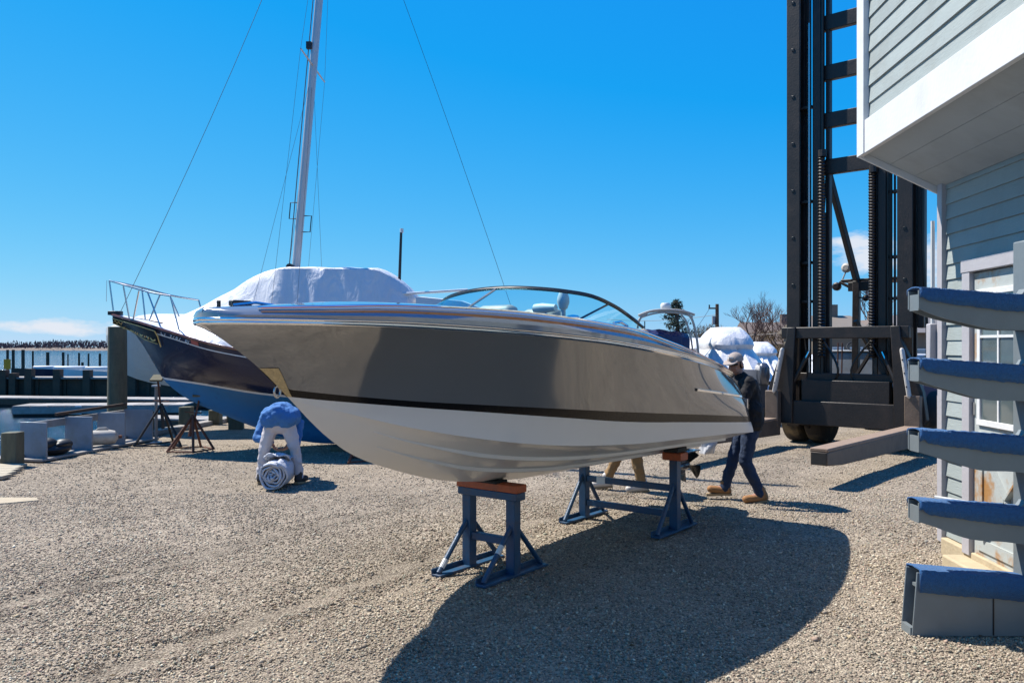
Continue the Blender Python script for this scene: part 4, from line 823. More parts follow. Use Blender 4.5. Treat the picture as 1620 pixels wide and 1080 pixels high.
for i_, (p, q, w_) in enumerate((((-.5, -.1, 2.0), (-.2, -.15, 1.2), .2), ((.5, -.1, 2.0), (.15, -.15, 1.2), -.2), ((.35, -.12, 1.95), (.7, -.12, 1.25), .1), ((-.75, -.1, 1.95), (-.72, -.12, 1.15), .06))):
    p, q = Vector(p), Vector(q); b = MB(); b.tube([p.lerp(q, k/8)+Vector((w_*math.sin(PI*k/8), -.05*math.sin(PI*k/8), -.12*math.sin(PI*k/8))) for k in range(9)], .020, 6); b.build('hydraulic_hose', 'mast_grease', fk)
# truck behind the mast
FB('chassis', 'mast_black', (0, 1.9, .85), (1.7, 3.6, .5)); FB('axle_beam', 'mast_black', (0, .55, .55), (2.0, .4, .35))
FB('front_deck', 'mast_black', (0, .9, 1.02), (1.6, 1.2, .08)); FB('hood', 'truck_grey', (-.58, 2.2, 1.42), (.95, 1.0, .52), .05); FB('hood_top', 'truck_grey', (-.58, 2.2, 1.70), (1.0, 1.05, .03), .01)
FB('seat', 'jug', (-.45, 2.7, 1.95), (.32, .2, .42), .08); FB('side_tank', 'truck_blue', (1.12, 1.6, 1.05), (.35, 1.5, .5), .03)
FB('counterweight', 'mast_black', (0, 4.0, 1.0), (2.0, .9, 1.1), .08)
for x in (-1.0, -.78, -.7): b = MB(); b.tube([(x, 1.55, 1.2), (x+.03, 1.5, 1.86)], .014, 6); b.build('lever', 'rust', fk)
b = MB(); b.tube([(-.6+.12*math.cos(a), 1.9+.07*math.sin(a), 1.80+.08*math.sin(a)) for a in np.linspace(0, 2*PI, 17)], .014, 6); b.build('steering_wheel', 'mast_grease', fk)
b = MB(); b.bar((-.50, .35, 4.95), (-.22, 1.0, 3.0), .10, .10); b.bar((-.22, 1.0, 3.0), (-.24, 1.0, 1.2), .12, .12); b.build('guard_post', 'mast_black', fk, bevel=.01)
b = MB(); b.box((-.02, 1.4, 3.02), (1.0, .8, .05)); b.bar((-.54, 1.0, 3.0), (-.25, 1.0, 2.84), .05, .05); b.box((.0, 1.0, 2.90), (.75, .06, .17)); b.build('overhead_guard', 'mast_black', fk, bevel=.01)
b = MB(); b.lathe([(.05, -.03), (.09, .0), (.09, .05), (.03, .08)], (-.42, 1.0, 3.26), 12, 'y'); b.tube([(-.42, 1.05, 3.24), (-.52, 1.05, 3.0)], .014, 6); b.build('work_lamp', 'fender_board', fk)
b = MB(); b.lathe([(.05, -.03), (.08, .0), (.08, .06), (.03, .08)], (-.60, 1.0, 2.92), 12, 'y'); b.build('work_lamp', 'mast_black', fk)
b = MB(); b.ball((-.06, 1.0, 2.68), (.06, .05, .06)); b.tube([(-.22, 1.0, 2.70), (-.06, 1.0, 2.68)], .014, 6); b.build('mirror', 'mast_grease', fk)
b = MB(); b.bar((.30, .9, 1.3), (-.02, .35, 2.25), .07, .07); b.bar((-.1, .6, 1.25), (.5, .35, 2.1), .05, .05); b.tube([(.62, .5, 1.2), (.62, .6, 1.75)], .07, 8); b.build('tilt_cylinder', 'mast_black', fk)
def wheel(x, y, r, w, par=None):
    b = MB(); b.lathe([(r*.55, -w/2), (r*.88, -w/2), (r*.97, -w*.42), (r, -w*.25), (r, w*.25), (r*.97, w*.42), (r*.88, w/2), (r*.55, w/2)], (x, y, r), 28, 'x'); o = b.build('wheel', 'tyre', fk)
    b = MB(); b.lathe([(r*.56, -w*.46), (r*.5, -w*.2), (r*.2, -w*.15), (.001, -w*.15)], (x, y, r), 20, 'x'); b.lathe([(r*.56, w*.46), (r*.5, w*.2), (r*.2, w*.15), (.001, w*.15)], (x, y, r), 20, 'x'); b.build('hub', 'hub_grey', o)
for x in (-1.15, -.72, .72, 1.3): wheel(x, .62, .52, .34)
wheel(-.9, 3.9, .48, .34); wheel(.9, 3.9, .48, .34)

# ------------------------------------------------------------------ grey clapboard shed (local x into the wall, local -y towards the camera)
bd = thing('shed', 'grey clapboard shed with white trimmed overhanging upper storey', 'building', (3.76, 7.2, 0), R(-3.15))
LN = 9.0; OV = .66; Z_IN, Z_OUT = 3.16, 3.47
MB().box((.9, -LN/2-.05, 1.66), (1.7, LN-.1, 3.0)).build('wall_core', 'soffit_grey', bd)
MB().box((.55, -LN/2-.04, 5.0), (2.3, LN-.12, 2.8)).build('upper_core', 'soffit_grey', bd)
def clap(name, x, z, h, y0, y1, mat='clap_grey', j=0.0):   # one lapped board, thicker at its lower edge, facing -x
    b = MB(); a = x; b.add([(a-.022, y0, z), (a-.022, y1, z), (a-.006, y1, z+h+.02), (a-.006, y0, z+h+.02), (a+.004, y0, z), (a+.004, y1, z), (a+.004, y1, z+h+.02), (a+.004, y0, z+h+.02)],
        [(0, 1, 2, 3), (4, 7, 6, 5), (0, 4, 5, 1), (3, 2, 6, 7), (0, 3, 7, 4), (1, 5, 6, 2)]); o = b.build(name, mat, bd, smooth=False); return o
rb = random.Random(3)
DY0, DY1 = -.62, -1.66                                  # door opening along the wall
z = .16
while z < 3.2:
    h = .13; w = rb.uniform(-.004, .004)
    if z+h <= 2.46: clap('clapboard', .02+rb.uniform(-.002, .002), z+w*.3, h, DY0+.125, -.085); clap('clapboard', .02+rb.uniform(-.002, .002), z, h, -LN, DY1-.125)
    else:
        for a, c in ((-.085, -2.6), (-2.603, -5.5), (-5.503, -LN)): clap('clapboard', .02+rb.uniform(-.002, .002), z, h, c, a)
    z += .13
z = Z_OUT+.285
while z < 6.2:
    for a, c in ((-.10, -3.2), (-3.203, -6.1), (-6.103, -LN)): clap('clapboard', -OV+.02+rb.uniform(-.003, .003), z, .148, c, a)
    z += .148
# end wall of the storey and far gable boards
for z in np.arange(Z_OUT+.3, 6.2, .148): MB().box((.55-.05, .0, z+.07), (2.25, .02, .142)).build('end_clapboard', 'clap_grey', bd)
MB().box((-OV-.018, -.03, 4.83), (.05, .14, 2.72)).build('corner_board', 'trim_white', bd, bevel=.004)
MB().box((-OV+.01, .055, 4.83), (.10, .028, 2.72)).build('corner_board', 'trim_white', bd, bevel=.004)
MB().box((-OV-.012, -LN/2-.10, Z_OUT+.145), (.045, LN-.002, .285)).build('fascia', 'trim_white', bd, bevel=.004)
b = MB(); b.prism([(-OV-.034, Z_OUT-.002), (.0, Z_IN-.03), (.0, Z_IN+.05), (-OV-.034, Z_OUT+.30)], (0, .03, 0), (1, 0, 0), (0, 0, 1), (0, .025, 0)); b.build('end_fascia', 'trim_white', bd, bevel=.003)
ln = math.hypot(OV, Z_OUT-Z_IN); n = 3                  # soffit boards
for i in range(n):
    f0, f1 = i/n, (i+1)/n-.006
    p = lambda f: (-OV+.02+(OV-.02)*f, Z_OUT+.03+(Z_IN-Z_OUT)*f)
    a, c = p(f0), p(f1); MB().add([(a[0], .028, a[1]), (c[0], .028, c[1]), (c[0], -LN, c[1]), (a[0], -LN, a[1]), (a[0], .028, a[1]+.02), (c[0], .028, c[1]+.02), (c[0], -LN, c[1]+.02), (a[0], -LN, a[1]+.02)], [(0, 1, 2, 3), (7, 6, 5, 4), (0, 4, 5, 1), (1, 5, 6, 2), (2, 6, 7, 3), (3, 7, 4, 0)]).build('soffit_board', 'soffit_grey', bd, smooth=False)
MB().box((-.012, -.04, 1.655), (.045, .09, 3.11)).build('corner_board', 'trim_lilac', bd, bevel=.004)
MB().box((.05, .018, 1.70), (.11, .03, 3.2)).build('corner_board', 'trim_white', bd, bevel=.004)
b = MB(); b.tube([(-.05, .05, 1.95), (-.05, .05, 2.9)], .018, 8); b.build('conduit', 'pvc', bd); MB().box((-.045, .055, 1.72), (.09, .08, .55)).build('conduit_cover', 'trim_lilac', bd, bevel=.01)
# foundation and door
MB().box((.0, -LN/2-.05, .075), (.10, LN-.1, .15)).build('foundation', 'found_tan', bd, bevel=.01)
MB().box((-.13, -1.14, .05), (.18, 1.3, .10)).build('door_step', 'found_tan', bd, bevel=.015)
MB().box((-.035, DY0+.06, 1.27), (.06, .12, 2.30)).build('door_casing', 'trim_lilac', bd, bevel=.005); MB().box((-.035, DY1-.06, 1.27), (.06, .12, 2.30)).build('door_casing', 'trim_lilac', bd, bevel=.005)
MB().box((-.037, (DY0+DY1)/2, 2.44), (.066, DY0-DY1+.26, .10)).build('door_head', 'trim_lilac', bd, bevel=.005)
dr = MB().box((-.005, (DY0+DY1)/2, 1.26), (.045, DY0-DY1-.01, 2.24)).build('door', 'door_paint', bd, bevel=.003)
W0, W1 = DY0-.13, DY1+.13; Z0, Z1 = 1.22, 2.20
for zc in (Z0-.02, Z1+.02): MB().box((-.036, (W0+W1)/2, zc), (.026, W0-W1+.10, .045)).build('window_rail', 'trim_white', dr, bevel=.003)
for yc in (W0+.02, W1-.02): MB().box((-.036, yc, (Z0+Z1)/2), (.024, .045, Z1-Z0)).build('window_stile', 'trim_white', dr, bevel=.003)
for i in range(3):
    for j in range(3):
        ya, yb = W0+(W1-W0)*i/3, W0+(W1-W0)*(i+1)/3; za, zb = Z0+(Z1-Z0)*j/3, Z0+(Z1-Z0)*(j+1)/3
        MB().box((-.030, (ya+yb)/2, (za+zb)/2), (.006, abs(yb-ya)-.004, zb-za-.004)).build('pane', 'pane_dark', dr)
for i in (1, 2): MB().box((-.036, W0+(W1-W0)*i/3, (Z0+Z1)/2), (.014, .02, Z1-Z0)).build('muntin', 'trim_white', dr)
for j in (1, 2): MB().box((-.037, (W0+W1)/2, Z0+(Z1-Z0)*j/3), (.016, W0-W1, .02)).build('muntin', 'trim_white', dr)
b = MB()
for zc in (.24, 1.08): b.box((-.034, (W0+W1)/2, zc), (.016, W0-W1+.1, .09))
for yc in (W0+.02, W1-.02): b.box((-.034, yc, .66), (.0155, .09, .75))
b.build('panel_frame', 'door_paint', dr); 
for a, c in ((.3, 1.02), (1.02, .3)): MB().bar((-.033, W0-.04, a), (-.033, W1+.04, c), .014, .075, up=(1, 0, 0)).build('cross_brace', 'door_paint', dr)
b = MB(); b.tube([(-.05, DY0-.06, 1.06), (-.09, DY0-.06, 1.06)], .03, 10); b.build('door_knob', 'stainless', dr)
for zc in (.5, 1.3, 2.1): MB().box((-.036, DY0-.005, zc), (.012, .04, .10)).build('hinge', 'stainless', dr)

# ------------------------------------------------------------------ steel rack with blue carpeted bunks
rk = thing('bunk_rack', 'grey steel rack with five blue carpeted bunk arms beside the shed', 'rack', (0, 0, 0))
XA, XB, YF, DP = 2.515, 3.25, 5.08, .14
MB().box((3.275, YF+.10, 1.23), (.16, .13, 2.46)).build('post', 'rack_steel', rk, bevel=.01)
def arm(zl, i):
    sl = -.072; L = .70; n = 14; topz = lambda s: zl+sl*s*L
    pts_t = [(s*L, topz(s)) for s in np.linspace(0, 1, n)]
    und = lambda s: topz(s)-(.115+.09*math.sin(min(1, s*1.5)*PI*.5)+.005*math.sin(s*11+i))
    pl = pts_t+[(s*L, und(s)) for s in np.linspace(1, 0, n)]
    for yo in (0, DP-.012): 
        b = MB(); b.prism(pl, (XA, YF+yo, 0), (1, 0, 0), (0, 0, 1), (0, .012, 0)); a_ = b.build('arm_plate', 'rack_steel', rk, smooth=False)
    b = MB(); b.box((XA+.01, YF+DP/2, zl-.075), (.012, DP-.026, .10)); b.build('arm_end', 'rack_steel', rk)
    b = MB(); b.prism([(.74, topz(1)+.02), (.70, topz(1)-.005), (.58, topz(1)-.01), (.66, topz(1)+.03), (.70, topz(1)+.09), (.74, topz(1)+.2)], (XA, YF+.03, 0), (1, 0, 0), (0, 0, 1), (0, .07, 0)); b.build('gusset', 'rack_steel', rk)
    rows = []; rr = random.Random(i)                    # carpet folded over the top and down the front
    for s in np.linspace(.0, .985, 40):
        q = Vector((XA+s*L, 0, topz(s))); j = lambda a: rr.uniform(-a, a)
        dr_ = .060+.030*min(1, s*1.4)+j(.004)
        if s < .06: dr_ = .04+j(.015)
        rows.append([q+Vector((j(.003), YF+DP+.006, -dr_*.6)), q+Vector((0, YF+DP+.008, .004)), q+Vector((0, YF+DP*.7, .016+j(.003))), q+Vector((0, YF+DP*.3, .016+j(.003))), q+Vector((0, YF-.008, .010+j(.002))), q+Vector((0, YF-.012, -.02)), q+Vector((j(.002), YF-.009+j(.002), -dr_))])
    b = MB(); b.loft(rows); cp = b.build('bunk_carpet', 'carpet_blue', rk, ang=60); so = cp.modifiers.new('thick', 'SOLIDIFY'); so.thickness = .008; so.offset = 1
    fz = MB()                                            # pile fibres along the upper edge
    for k in range(420):
        s = rr.random()*.98; y = rr.choice([YF-.008, YF-.004, YF+rr.random()*DP]); p = Vector((XA+s*L, y, topz(s)+.014)); d = Vector((rr.uniform(-.008, .008), rr.uniform(-.01, .004), rr.uniform(.003, .012))); e = Vector((.002, 0, 0))
        fz.add([p-e, p+e, p+d], [(0, 1, 2)])
    o = fz.build('carpet_pile', 'carpet_blue', rk, smooth=False); o['kind'] = 'stuff'
for i, zl in enumerate((2.145, 1.705, 1.265, .828)): arm(zl, i)
# foot box carrying the lowest bunk
pl = [(-.04, .0), (.86, .0), (.86, .335), (-.01, .395)]
for yo in (0, DP): b = MB(); b.prism(pl, (XA, YF+yo, .005), (1, 0, 0), (0, 0, 1), (0, .012, 0)); b.build('foot_plate', 'rack_steel', rk, bevel=.003)
MB().box((XA-.03, YF+DP/2+.005, .03), (.03, DP-.02, .05)).build('foot_tie', 'rack_steel', rk); MB().box((XA+.42, YF+DP/2, .30), (.8, DP-.02, .02)).build('foot_top', 'rack_steel', rk)
MB().box((XA+.46, YF-.003, .17), (.006, .006, .31)).build('weld_seam', 'mast_grease', rk)
rows = []; rr = random.Random(44)
for s in np.linspace(0, 1, 40):
    j = lambda a: rr.uniform(-a, a); z = .405-.06*s; dr_ = .125+j(.004); q = Vector((XA+.0+s*.715, 0, z))
    rows.append([q+Vector((0, YF+DP+.022, -.05)), q+Vector((0, YF+DP+.02, .006)), q+Vector((0, YF+DP*.6, .014+j(.003))), q+Vector((0, YF-.006, .010+j(.002))), q+Vector((0, YF-.012, -.02)), q+Vector((0, YF-.008+j(.002), -dr_))])
b = MB(); b.loft(rows); cp = b.build('bunk_carpet', 'carpet_blue', rk, ang=60); so = cp.modifiers.new('thick', 'SOLIDIFY'); so.thickness = .008; so.offset = 1
b = MB(); b.tube([at(1478, 787, 5.34), at(1604, 808, 5.13)], .017, 10); o = b.build('pvc_pipe', 'pvc'); tag(o, 'thin white plastic pipe lying across the fourth blue bunk arm', 'pipe')

# ------------------------------------------------------------------ people
_wr = bpy.data.textures.new('cloth_folds', 'CLOUDS'); _wr.noise_scale = .07; _wr.noise_depth = 2
def flesh(mb, name, mat, par, vox=.011, sm=6, wrinkle=0.0):
    o = mb.build(name, mat, par)
    r = o.modifiers.new('join', 'REMESH'); r.mode = 'VOXEL'; r.voxel_size = vox; r.use_smooth_shade = True
    s = o.modifiers.new('soft', 'SMOOTH'); s.factor = .5; s.iterations = sm
    if wrinkle: d = o.modifiers.new('fold', 'DISPLACE'); d.texture = _wr; d.strength = wrinkle; d.mid_level = .5; d.texture_coords = 'LOCAL'
    return o
def hand(b, wr, d, palm_n, curl=.5, side=1):            # palm, four fingers and a thumb growing from the wrist
    d = Vector(d).normalized(); n = Vector(palm_n); n = (n-d*n.dot(d)).normalized(); a = d.cross(n)*side
    for k in (-1, 0, 1): b.cone(wr+a*(k*.022), wr+d*.085+a*(k*.026), .020, .017, 8)
    for k, L in ((-1.5, .070), (-.5, .082), (.5, .078), (1.5, .060)):
        p = wr+d*.09+a*(k*.019); d1 = (d*math.cos(curl)+n*math.sin(curl)).normalized(); q = p+d1*L*.5; d2 = (d*math.cos(curl*2.1)+n*math.sin(curl*2.1)).normalized()
        b.cone(p-d*.01, q, .0095, .009, 8); b.cone(q, q+d2*L*.45, .009, .0078, 8)
    p = wr+d*.03-a*.036; q = p+(d*.6-a*.7+n*.3).normalized()*.04; b.cone(p+a*.012, q, .013, .011, 8); b.cone(q, q+(d*.9+n*.35).normalized()*.035, .011, .009, 8)
def head_shape(b, c, fw, up, r=.098):
    fw = Vector(fw).normalized(); up = Vector(up); up = (up-fw*up.dot(fw)).normalized(); sd = fw.cross(up)
    M = Matrix((sd, fw, up)).transposed(); o = len(b.v)
    b.ball((0, 0, .02), (.076, .098, .108), 14, 10); b.ball((0, .028, -.06), (.056, .066, .062), 12, 8); b.cone((0, .088, -.002), (0, .112, -.030), .010, .016, 8)
    for s in (-1, 1): b.ball((s*.077, -.008, -.008), (.012, .022, .032), 8, 6); b.ball((s*.032, .082, .022), (.022, .014, .010), 8, 6); b.ball((s*.03, .078, -.03), (.025, .02, .022), 8, 6)
    b.cone((-.022, .090, -.056), (.022, .090, -.056), .009, .009, 6)
    for i in range(o, len(b.v)): b.v[i] = tuple(M @ Vector(b.v[i])+Vector(c))
    return M
def person(label, loc, rotz, J, cloth, cap=None, hands=((0, 0, -1), (0, 0, -1)), look=(0, 1, -.1), shoe=None, group=None):
    t = thing('person', label, 'person', loc, rotz); J = {k: Vector(v) for k, v in J.items()}
    b = MB(); b.cone(J['pel'], J['mid'], .115, .115); b.cone(J['mid'], J['chest'], .125, .145); b.cone(J['chest'], J['neck'], .10, .055); b.cone(J['neck'], J['head'], .052, .05)
    for s in 'LR':
        b.cone(J['sh'+s], J['el'+s], .052, .040); b.cone(J['el'+s], J['wr'+s], .040, .027); b.cone(J['chest'], J['sh'+s], .10, .06)
        b.cone(J['hip'+s], J['kn'+s], .078, .054); b.cone(J['kn'+s], J['an'+s], .056, .036); b.cone(J['an'+s], J['toe'+s], .040, .034)
    b.cone(J['hipL'], J['hipR'], .085, .085)
    for s, hd in zip('LR', hands): hand(b, J['wr'+s], hd, (1 if s == 'L' else -1, 0, 0), .55, 1 if s == 'L' else -1)
    M = head_shape(b, J['head'], look, (0, 0, 1)); flesh(b, 'body', 'skin', t, .0075, 3)
    b = MB()                                             # jacket
    b.cone(J['hem'], J['mid'], .165, .165); b.cone(J['mid'], J['chest'], .165, .175); b.cone(J['chest'], J['neck'].lerp(J['chest'], .25), .15, .085)
    for s in 'LR': b.cone(J['chest'].lerp(J['sh'+s], .6), J['sh'+s], .11, .078); b.cone(J['sh'+s], J['el'+s], .074, .060); b.cone(J['el'+s], J['el'+s].lerp(J['wr'+s], .92), .060, .046)
    for s in 'LR': b.cone(J['mid'].lerp(J['hip'+s], .5), J['hip'+s].lerp(J['mid'], .25), .13, .135); b.cone(J['hem']+(J['hip'+s]-J['pel'])*.95, J['mid']+(J['hip'+s]-J['pel'])*.9, .150, .150)
    flesh(b, 'jacket', cloth[0], t, .012, 5, .03)
    b = MB(); b.cone(J['hipL'].lerp(J['hipR'], .12), J['hipR'].lerp(J['hipL'], .12), .128, .128)
    b.cone(J['pel'], J['pel'].lerp(J['mid'], .5), .14, .13)
    for s in 'LR': b.cone(J['hip'+s], J['kn'+s], .104, .074); b.cone(J['kn'+s], J['an'+s].lerp(J['kn'+s], .03), .072, .060)
    flesh(b, 'trousers', cloth[1], t, .012, 5, .03)
    for s in 'LR':
        b = MB(); a, q = J['an'+s], J['toe'+s]; d = (q-a); d.z = 0; d.normalize(); z0 = min(a.z, q.z)-.035
        b.cone(a-d*.03, a+Vector((0, 0, .07)), .052, .050); b.cone(Vector((a.x, a.y, a.z-.02))-d*.04, Vector((q.x, q.y, q.z)), .050, .044); sh = flesh(b, 'shoe', shoe or 'boot_tan', t, .009, 4)
        n_ = Vector((-d.y, d.x, 0)); b = MB(); k = []
        for f, w in ((-.085, .03), (-.05, .042), (.06, .042), (.16, .048), (.21, .03)): 
            e = Vector((a.x, a.y, 0))+d*f; zz = a.z-.075+(q.z-a.z+.0)*max(0, f)/.17; k.append([e-n_*w+Vector((0, 0, zz)), e+n_*w+Vector((0, 0, zz)), e+n_*w+Vector((0, 0, zz+.025)), e-n_*w+Vector((0, 0, zz+.025))])
        b.loft(k, True, True); b.build('sole', 'sole_rub', sh)
    if cap:
        def tr(p): return M @ Vector(p)+J['head']
        b = MB(); rows = []
        for i in range(7):
            a = i/6*PI/2; rows.append([tr((.092*math.cos(a)*math.cos(2*PI*j/16), .112*math.cos(a)*math.sin(2*PI*j/16), .045+.10*math.sin(a))) for j in range(16)])
        b.loft(rows, True, True); cp = b.build('cap', cap, t); b = MB()
        b.loft([[tr((.085*k*f, .10+.10*g*(1-.35*k*k), .052-.02*g)) for k in np.linspace(-1, 1, 9)] for f, g in ((1, -.25), (.95, .5), (.8, 1))]); br = b.build('brim', cap, cp); so = br.modifiers.new('t', 'SOLIDIFY'); so.thickness = .006
        b = MB(); b.box(tr((0, .104, .095)), (.05, .05, .02)); b.build('badge', 'sticker_white', cp)
        b = MB(); b.loft([[tr((.072*k, .105-.03*k*k, z)) for k in np.linspace(-1, 1, 9)] for z in (.005, .03)]); gl = b.build('sunglasses', 'eye_dark', t); so = gl.modifiers.new('t', 'SOLIDIFY'); so.thickness = .006
    b = MB(); o = 0; rows = []
    for i in range(6):
        a = i/5*PI/2; rows.append([M @ Vector((.083*math.cos(a*.9)*math.cos(2*PI*j/16), -.006+.102*math.cos(a*.9)*math.sin(2*PI*j/16)-(.012 if math.sin(2*PI*j/16) > .3 else 0), (.012 if math.sin(2*PI*j/16) > .2 else -.05)*(1-i/5)+.128*math.sin(a)*.98))+J['head'] for j in range(16)])
    b.loft(rows, True, True); b.build('hair', 'hair', t)
    for s in (-1, 1): b = MB(); b.ball(M @ Vector((s*.032, .091, .010))+J['head'], .011, 8, 6); b.build('eye', 'eye_dark', t)
    return t
# one: bent double from behind over the rolled tarp
J = dict(pel=(0, -.0, .82), mid=(-.01, .20, .90), chest=(-.02, .42, .82), neck=(-.02, .57, .66), head=(-.02, .66, .56), hem=(-.005, -.045, .905),
         shL=(-.30, .34, .80), shR=(.13, .45, .74), elL=(-.35, .16, .58), elR=(.14, .30, .50), wrL=(-.13, .10, .52), wrR=(.10, .12, .52),
         hipL=(-.10, -.0, .78), hipR=(.10, .0, .78), knL=(-.20, -.01, .46), knR=(.20, .0, .46), anL=(-.255, .02, .085), anR=(.25, .02, .085), toeL=(-.285, .17, .05), toeR=(.29, .17, .05))
person('person in blue jacket and white trousers bent over a rolled tarp, seen from behind', (-3.03, 10.72, 0), 0, J, ('denim_jacket', 'white_trousers'), None, ((.5, -.4, -.7), (-.5, -.4, -.7)), (0, .2, -1), 'shoe_dark')
# two: man in cap and dark jacket walking past the stern
J = dict(pel=(0, -.06, .93), mid=(0, -.05, 1.10), chest=(0, .0, 1.30), neck=(0, .05, 1.47), head=(-.0, .10, 1.585), hem=(0, -.06, .98),
         shL=(-.20, .0, 1.38), shR=(.20, .0, 1.38), elL=(-.27, .10, 1.12), elR=(.27, .06, 1.12), wrL=(-.22, .30, .96), wrR=(.22, .28, .95),
         hipL=(-.10, -.05, .88), hipR=(.10, -.05, .88), knL=(-.11, .02, .48), knR=(.12, .09, .49), anL=(-.11, -.16, .085), anR=(.13, .20, .12), toeL=(-.13, .02, .045), toeR=(.14, .36, .115))
person('person in grey cap, black jacket and jeans walking behind the stern of the runabout', (2.70, 9.55, 0), R(90), J, ('black_jacket', 'denim'), 'cap_cloth', ((.0, .7, -.7), (0, .7, -.7)), (-.75, .75, -.18), 'boot_tan')
# three: legs in khaki seen under the hull
J = dict(pel=(0, -.02, .90), mid=(0, .03, 1.06), chest=(0, .12, 1.22), neck=(0, .22, 1.36), head=(0, .28, 1.46), hem=(0, 0, .95),
         shL=(-.19, .14, 1.28), shR=(.19, .14, 1.28), elL=(-.25, .24, 1.04), elR=(.25, .24, 1.04), wrL=(-.18, .45, 1.0), wrR=(.18, .45, 1.0),
         hipL=(-.10, -.02, .86), hipR=(.10, -.02, .86), knL=(-.11, -.02, .46), knR=(.11, .15, .47), anL=(-.11, -.10, .085), anR=(.12, .32, .10), toeL=(-.12, .07, .045), toeR=(.13, .47, .06))
person('person in khaki trousers and pale shoes standing behind the hull between the stands', (1.50, 10.2, 0), R(90), J, ('jug', 'khaki'), None, ((0, .8, -.5), (0, .8, -.5)), (0, 1, -.4), 'shoe_white')

# rolled tarp between the bent person's feet
tr_ = thing('rolled_tarp', 'pale blue grey rolled tarp on the gravel between the person\'s feet', 'tarp', (-2.99, 10.40, 0), R(4))
rows = []; nt = 5.2
for i in range(15):
    y = -.20+.62*i/14; row = []
    for k in range(150):
        a = k/149*nt*2*PI; r = .022+.165*(k/149)+.006*math.sin(a*3.3+y*7)+.004*math.sin(a*7+y*17)
        row.append((r*1.03*math.cos(a), y+.02*math.sin(a*.9)+.015*math.sin(a*2.3), .195+r*.98*math.sin(a)-.02*(r/.2)**2*(1 if math.sin(a) < -.5 else 0)))
    rows.append(row)
b = MB(); b.loft(rows); o = b.build('roll', 'roll_cloth', tr_, ang=80); so = o.modifiers.new('t', 'SOLIDIFY'); so.thickness = .024
rows = [[(-.16+.32*j/10, .02+.05*i+.01*math.sin(j*2), .385+.05*math.sin(j/10*PI)+.03*math.sin(i*1.7+j*.8)-.01*i) for j in range(11)] for i in range(7)]
b = MB(); b.loft(rows); o = b.build('loose_flap', 'roll_cloth', tr_, ang=80); so = o.modifiers.new('t', 'SOLIDIFY'); so.thickness = .012
rows = []
for i in range(14):
    z = .98-.44*i/13; w = .05+.10*math.sin(i/13*2.2); rows.append([(math.cos(a)*w*.6*(1+.25*math.sin(3*a+i*.5))-.10*i/13, math.sin(a)*w*.5*(1+.3*math.sin(2*a+i)), z) for a in np.linspace(0, 2*PI, 17)[:-1]])
b = MB(); b.loft(rows, True, True); tag(b.build('white_rag', 'shrink_wrap', loc=(2.42, 9.78, -.02), ang=80), 'crumpled white cloth carried by the person in the black jacket', 'cloth')

# ------------------------------------------------------------------ boats, trees and houses at the back of the yard
def pipe(par, name, pts, r, mat='jug'): b = MB(); b.tube(dense([Vector(p) for p in pts], 5) if len(pts) > 2 else pts, r, 8); return b.build(name, mat, par)
YT = 19.0; a = lambda px_, py_, dy=0: at(px_, py_, YT+dy)-Vector((at(1055, 547, YT).x, YT, 0))
tb_ = thing('console_boat', 'centre console boat with cream tower frame, white radar dome and navy cover', 'motorboat', (at(1055, 547, YT).x, YT, 0))
for dy in (0, 1.6):
    pipe(tb_, 'tower_leg', [a(1003, 560, dy), a(1009, 515, dy), a(1014, 502, dy), a(1025, 494, dy)], .028); pipe(tb_, 'tower_leg', [a(1107, 585, dy), a(1103, 540, dy), a(1096, 508, dy), a(1088, 496, dy)], .028)
    pipe(tb_, 'tower_leg', [a(1098, 585, dy), a(1094, 540, dy), a(1086, 510, dy), a(1078, 498, dy)], .022); pipe(tb_, 'roof_tube', [a(1010, 499, dy), a(1030, 492, dy), a(1055, 490, dy), a(1080, 492, dy), a(1099, 498, dy)], .03)
    pipe(tb_, 'roof_tube', [a(1014, 502, dy), a(1034, 496, dy), a(1055, 494, dy), a(1078, 496, dy), a(1096, 501, dy)], .02)
b = MB(); b.loft([[a(px_, py_, dy) for px_, py_ in ((1020, 494), (1038, 491.5), (1055, 491), (1072, 492), (1092, 496))] for dy in (0, 1.6)]); o = b.build('roof_canvas', 'jug', tb_); so = o.modifiers.new('t', 'SOLIDIFY'); so.thickness = .03
b = MB(); c = a(1053, 488, .8); b.lathe([(.05, -.10), (.05, -.02), (.11, -.01), (.125, .03), (.125, .09), (.10, .13), (.001, .14)], c, 16); b.build('radar_dome', 'white_paint', tb_)
rows = []
for i in range(12):
    u = i/11; x = -.95+1.45*u; z1 = EYE+(547-521-12*max(0, u-.55))/FPX*YT+.02*math.sin(i*2.2); rows.append([(x, -.2, .9), (x, -.15, z1-.12), (x, .1, z1), (x, 1.2, z1), (x, 1.7, z1-.2), (x, 1.8, .9)])
b = MB(); b.loft(rows, False, True); b.build('console_cover', 'canvas_navy', tb_, ang=60); pipe(tb_, 'antenna', [a(1020, 530), a(1020, 508)], .012, 'dark_fitting')
rows = []
for u in np.linspace(0, 1, 14):
    hw = 1.15*math.sin(min(1, u*1.5+.02)*PI/2); x = -3.2+5.4*u; zt = 1.45-.2*u; rows.append([(x, .8-hw, zt), (x, .8-hw*.85, .75), (x, .8, .45+.3*(1-u)**2), (x, .8+hw*.85, .75), (x, .8+hw, zt)])
b = MB(); b.loft(rows, False, True); b.build('hull', 'white_paint', tb_, ang=50); MB().box((.2, .8, .22), (.4, 1.4, .44)).build('cradle', 'pile_wood', tb_)

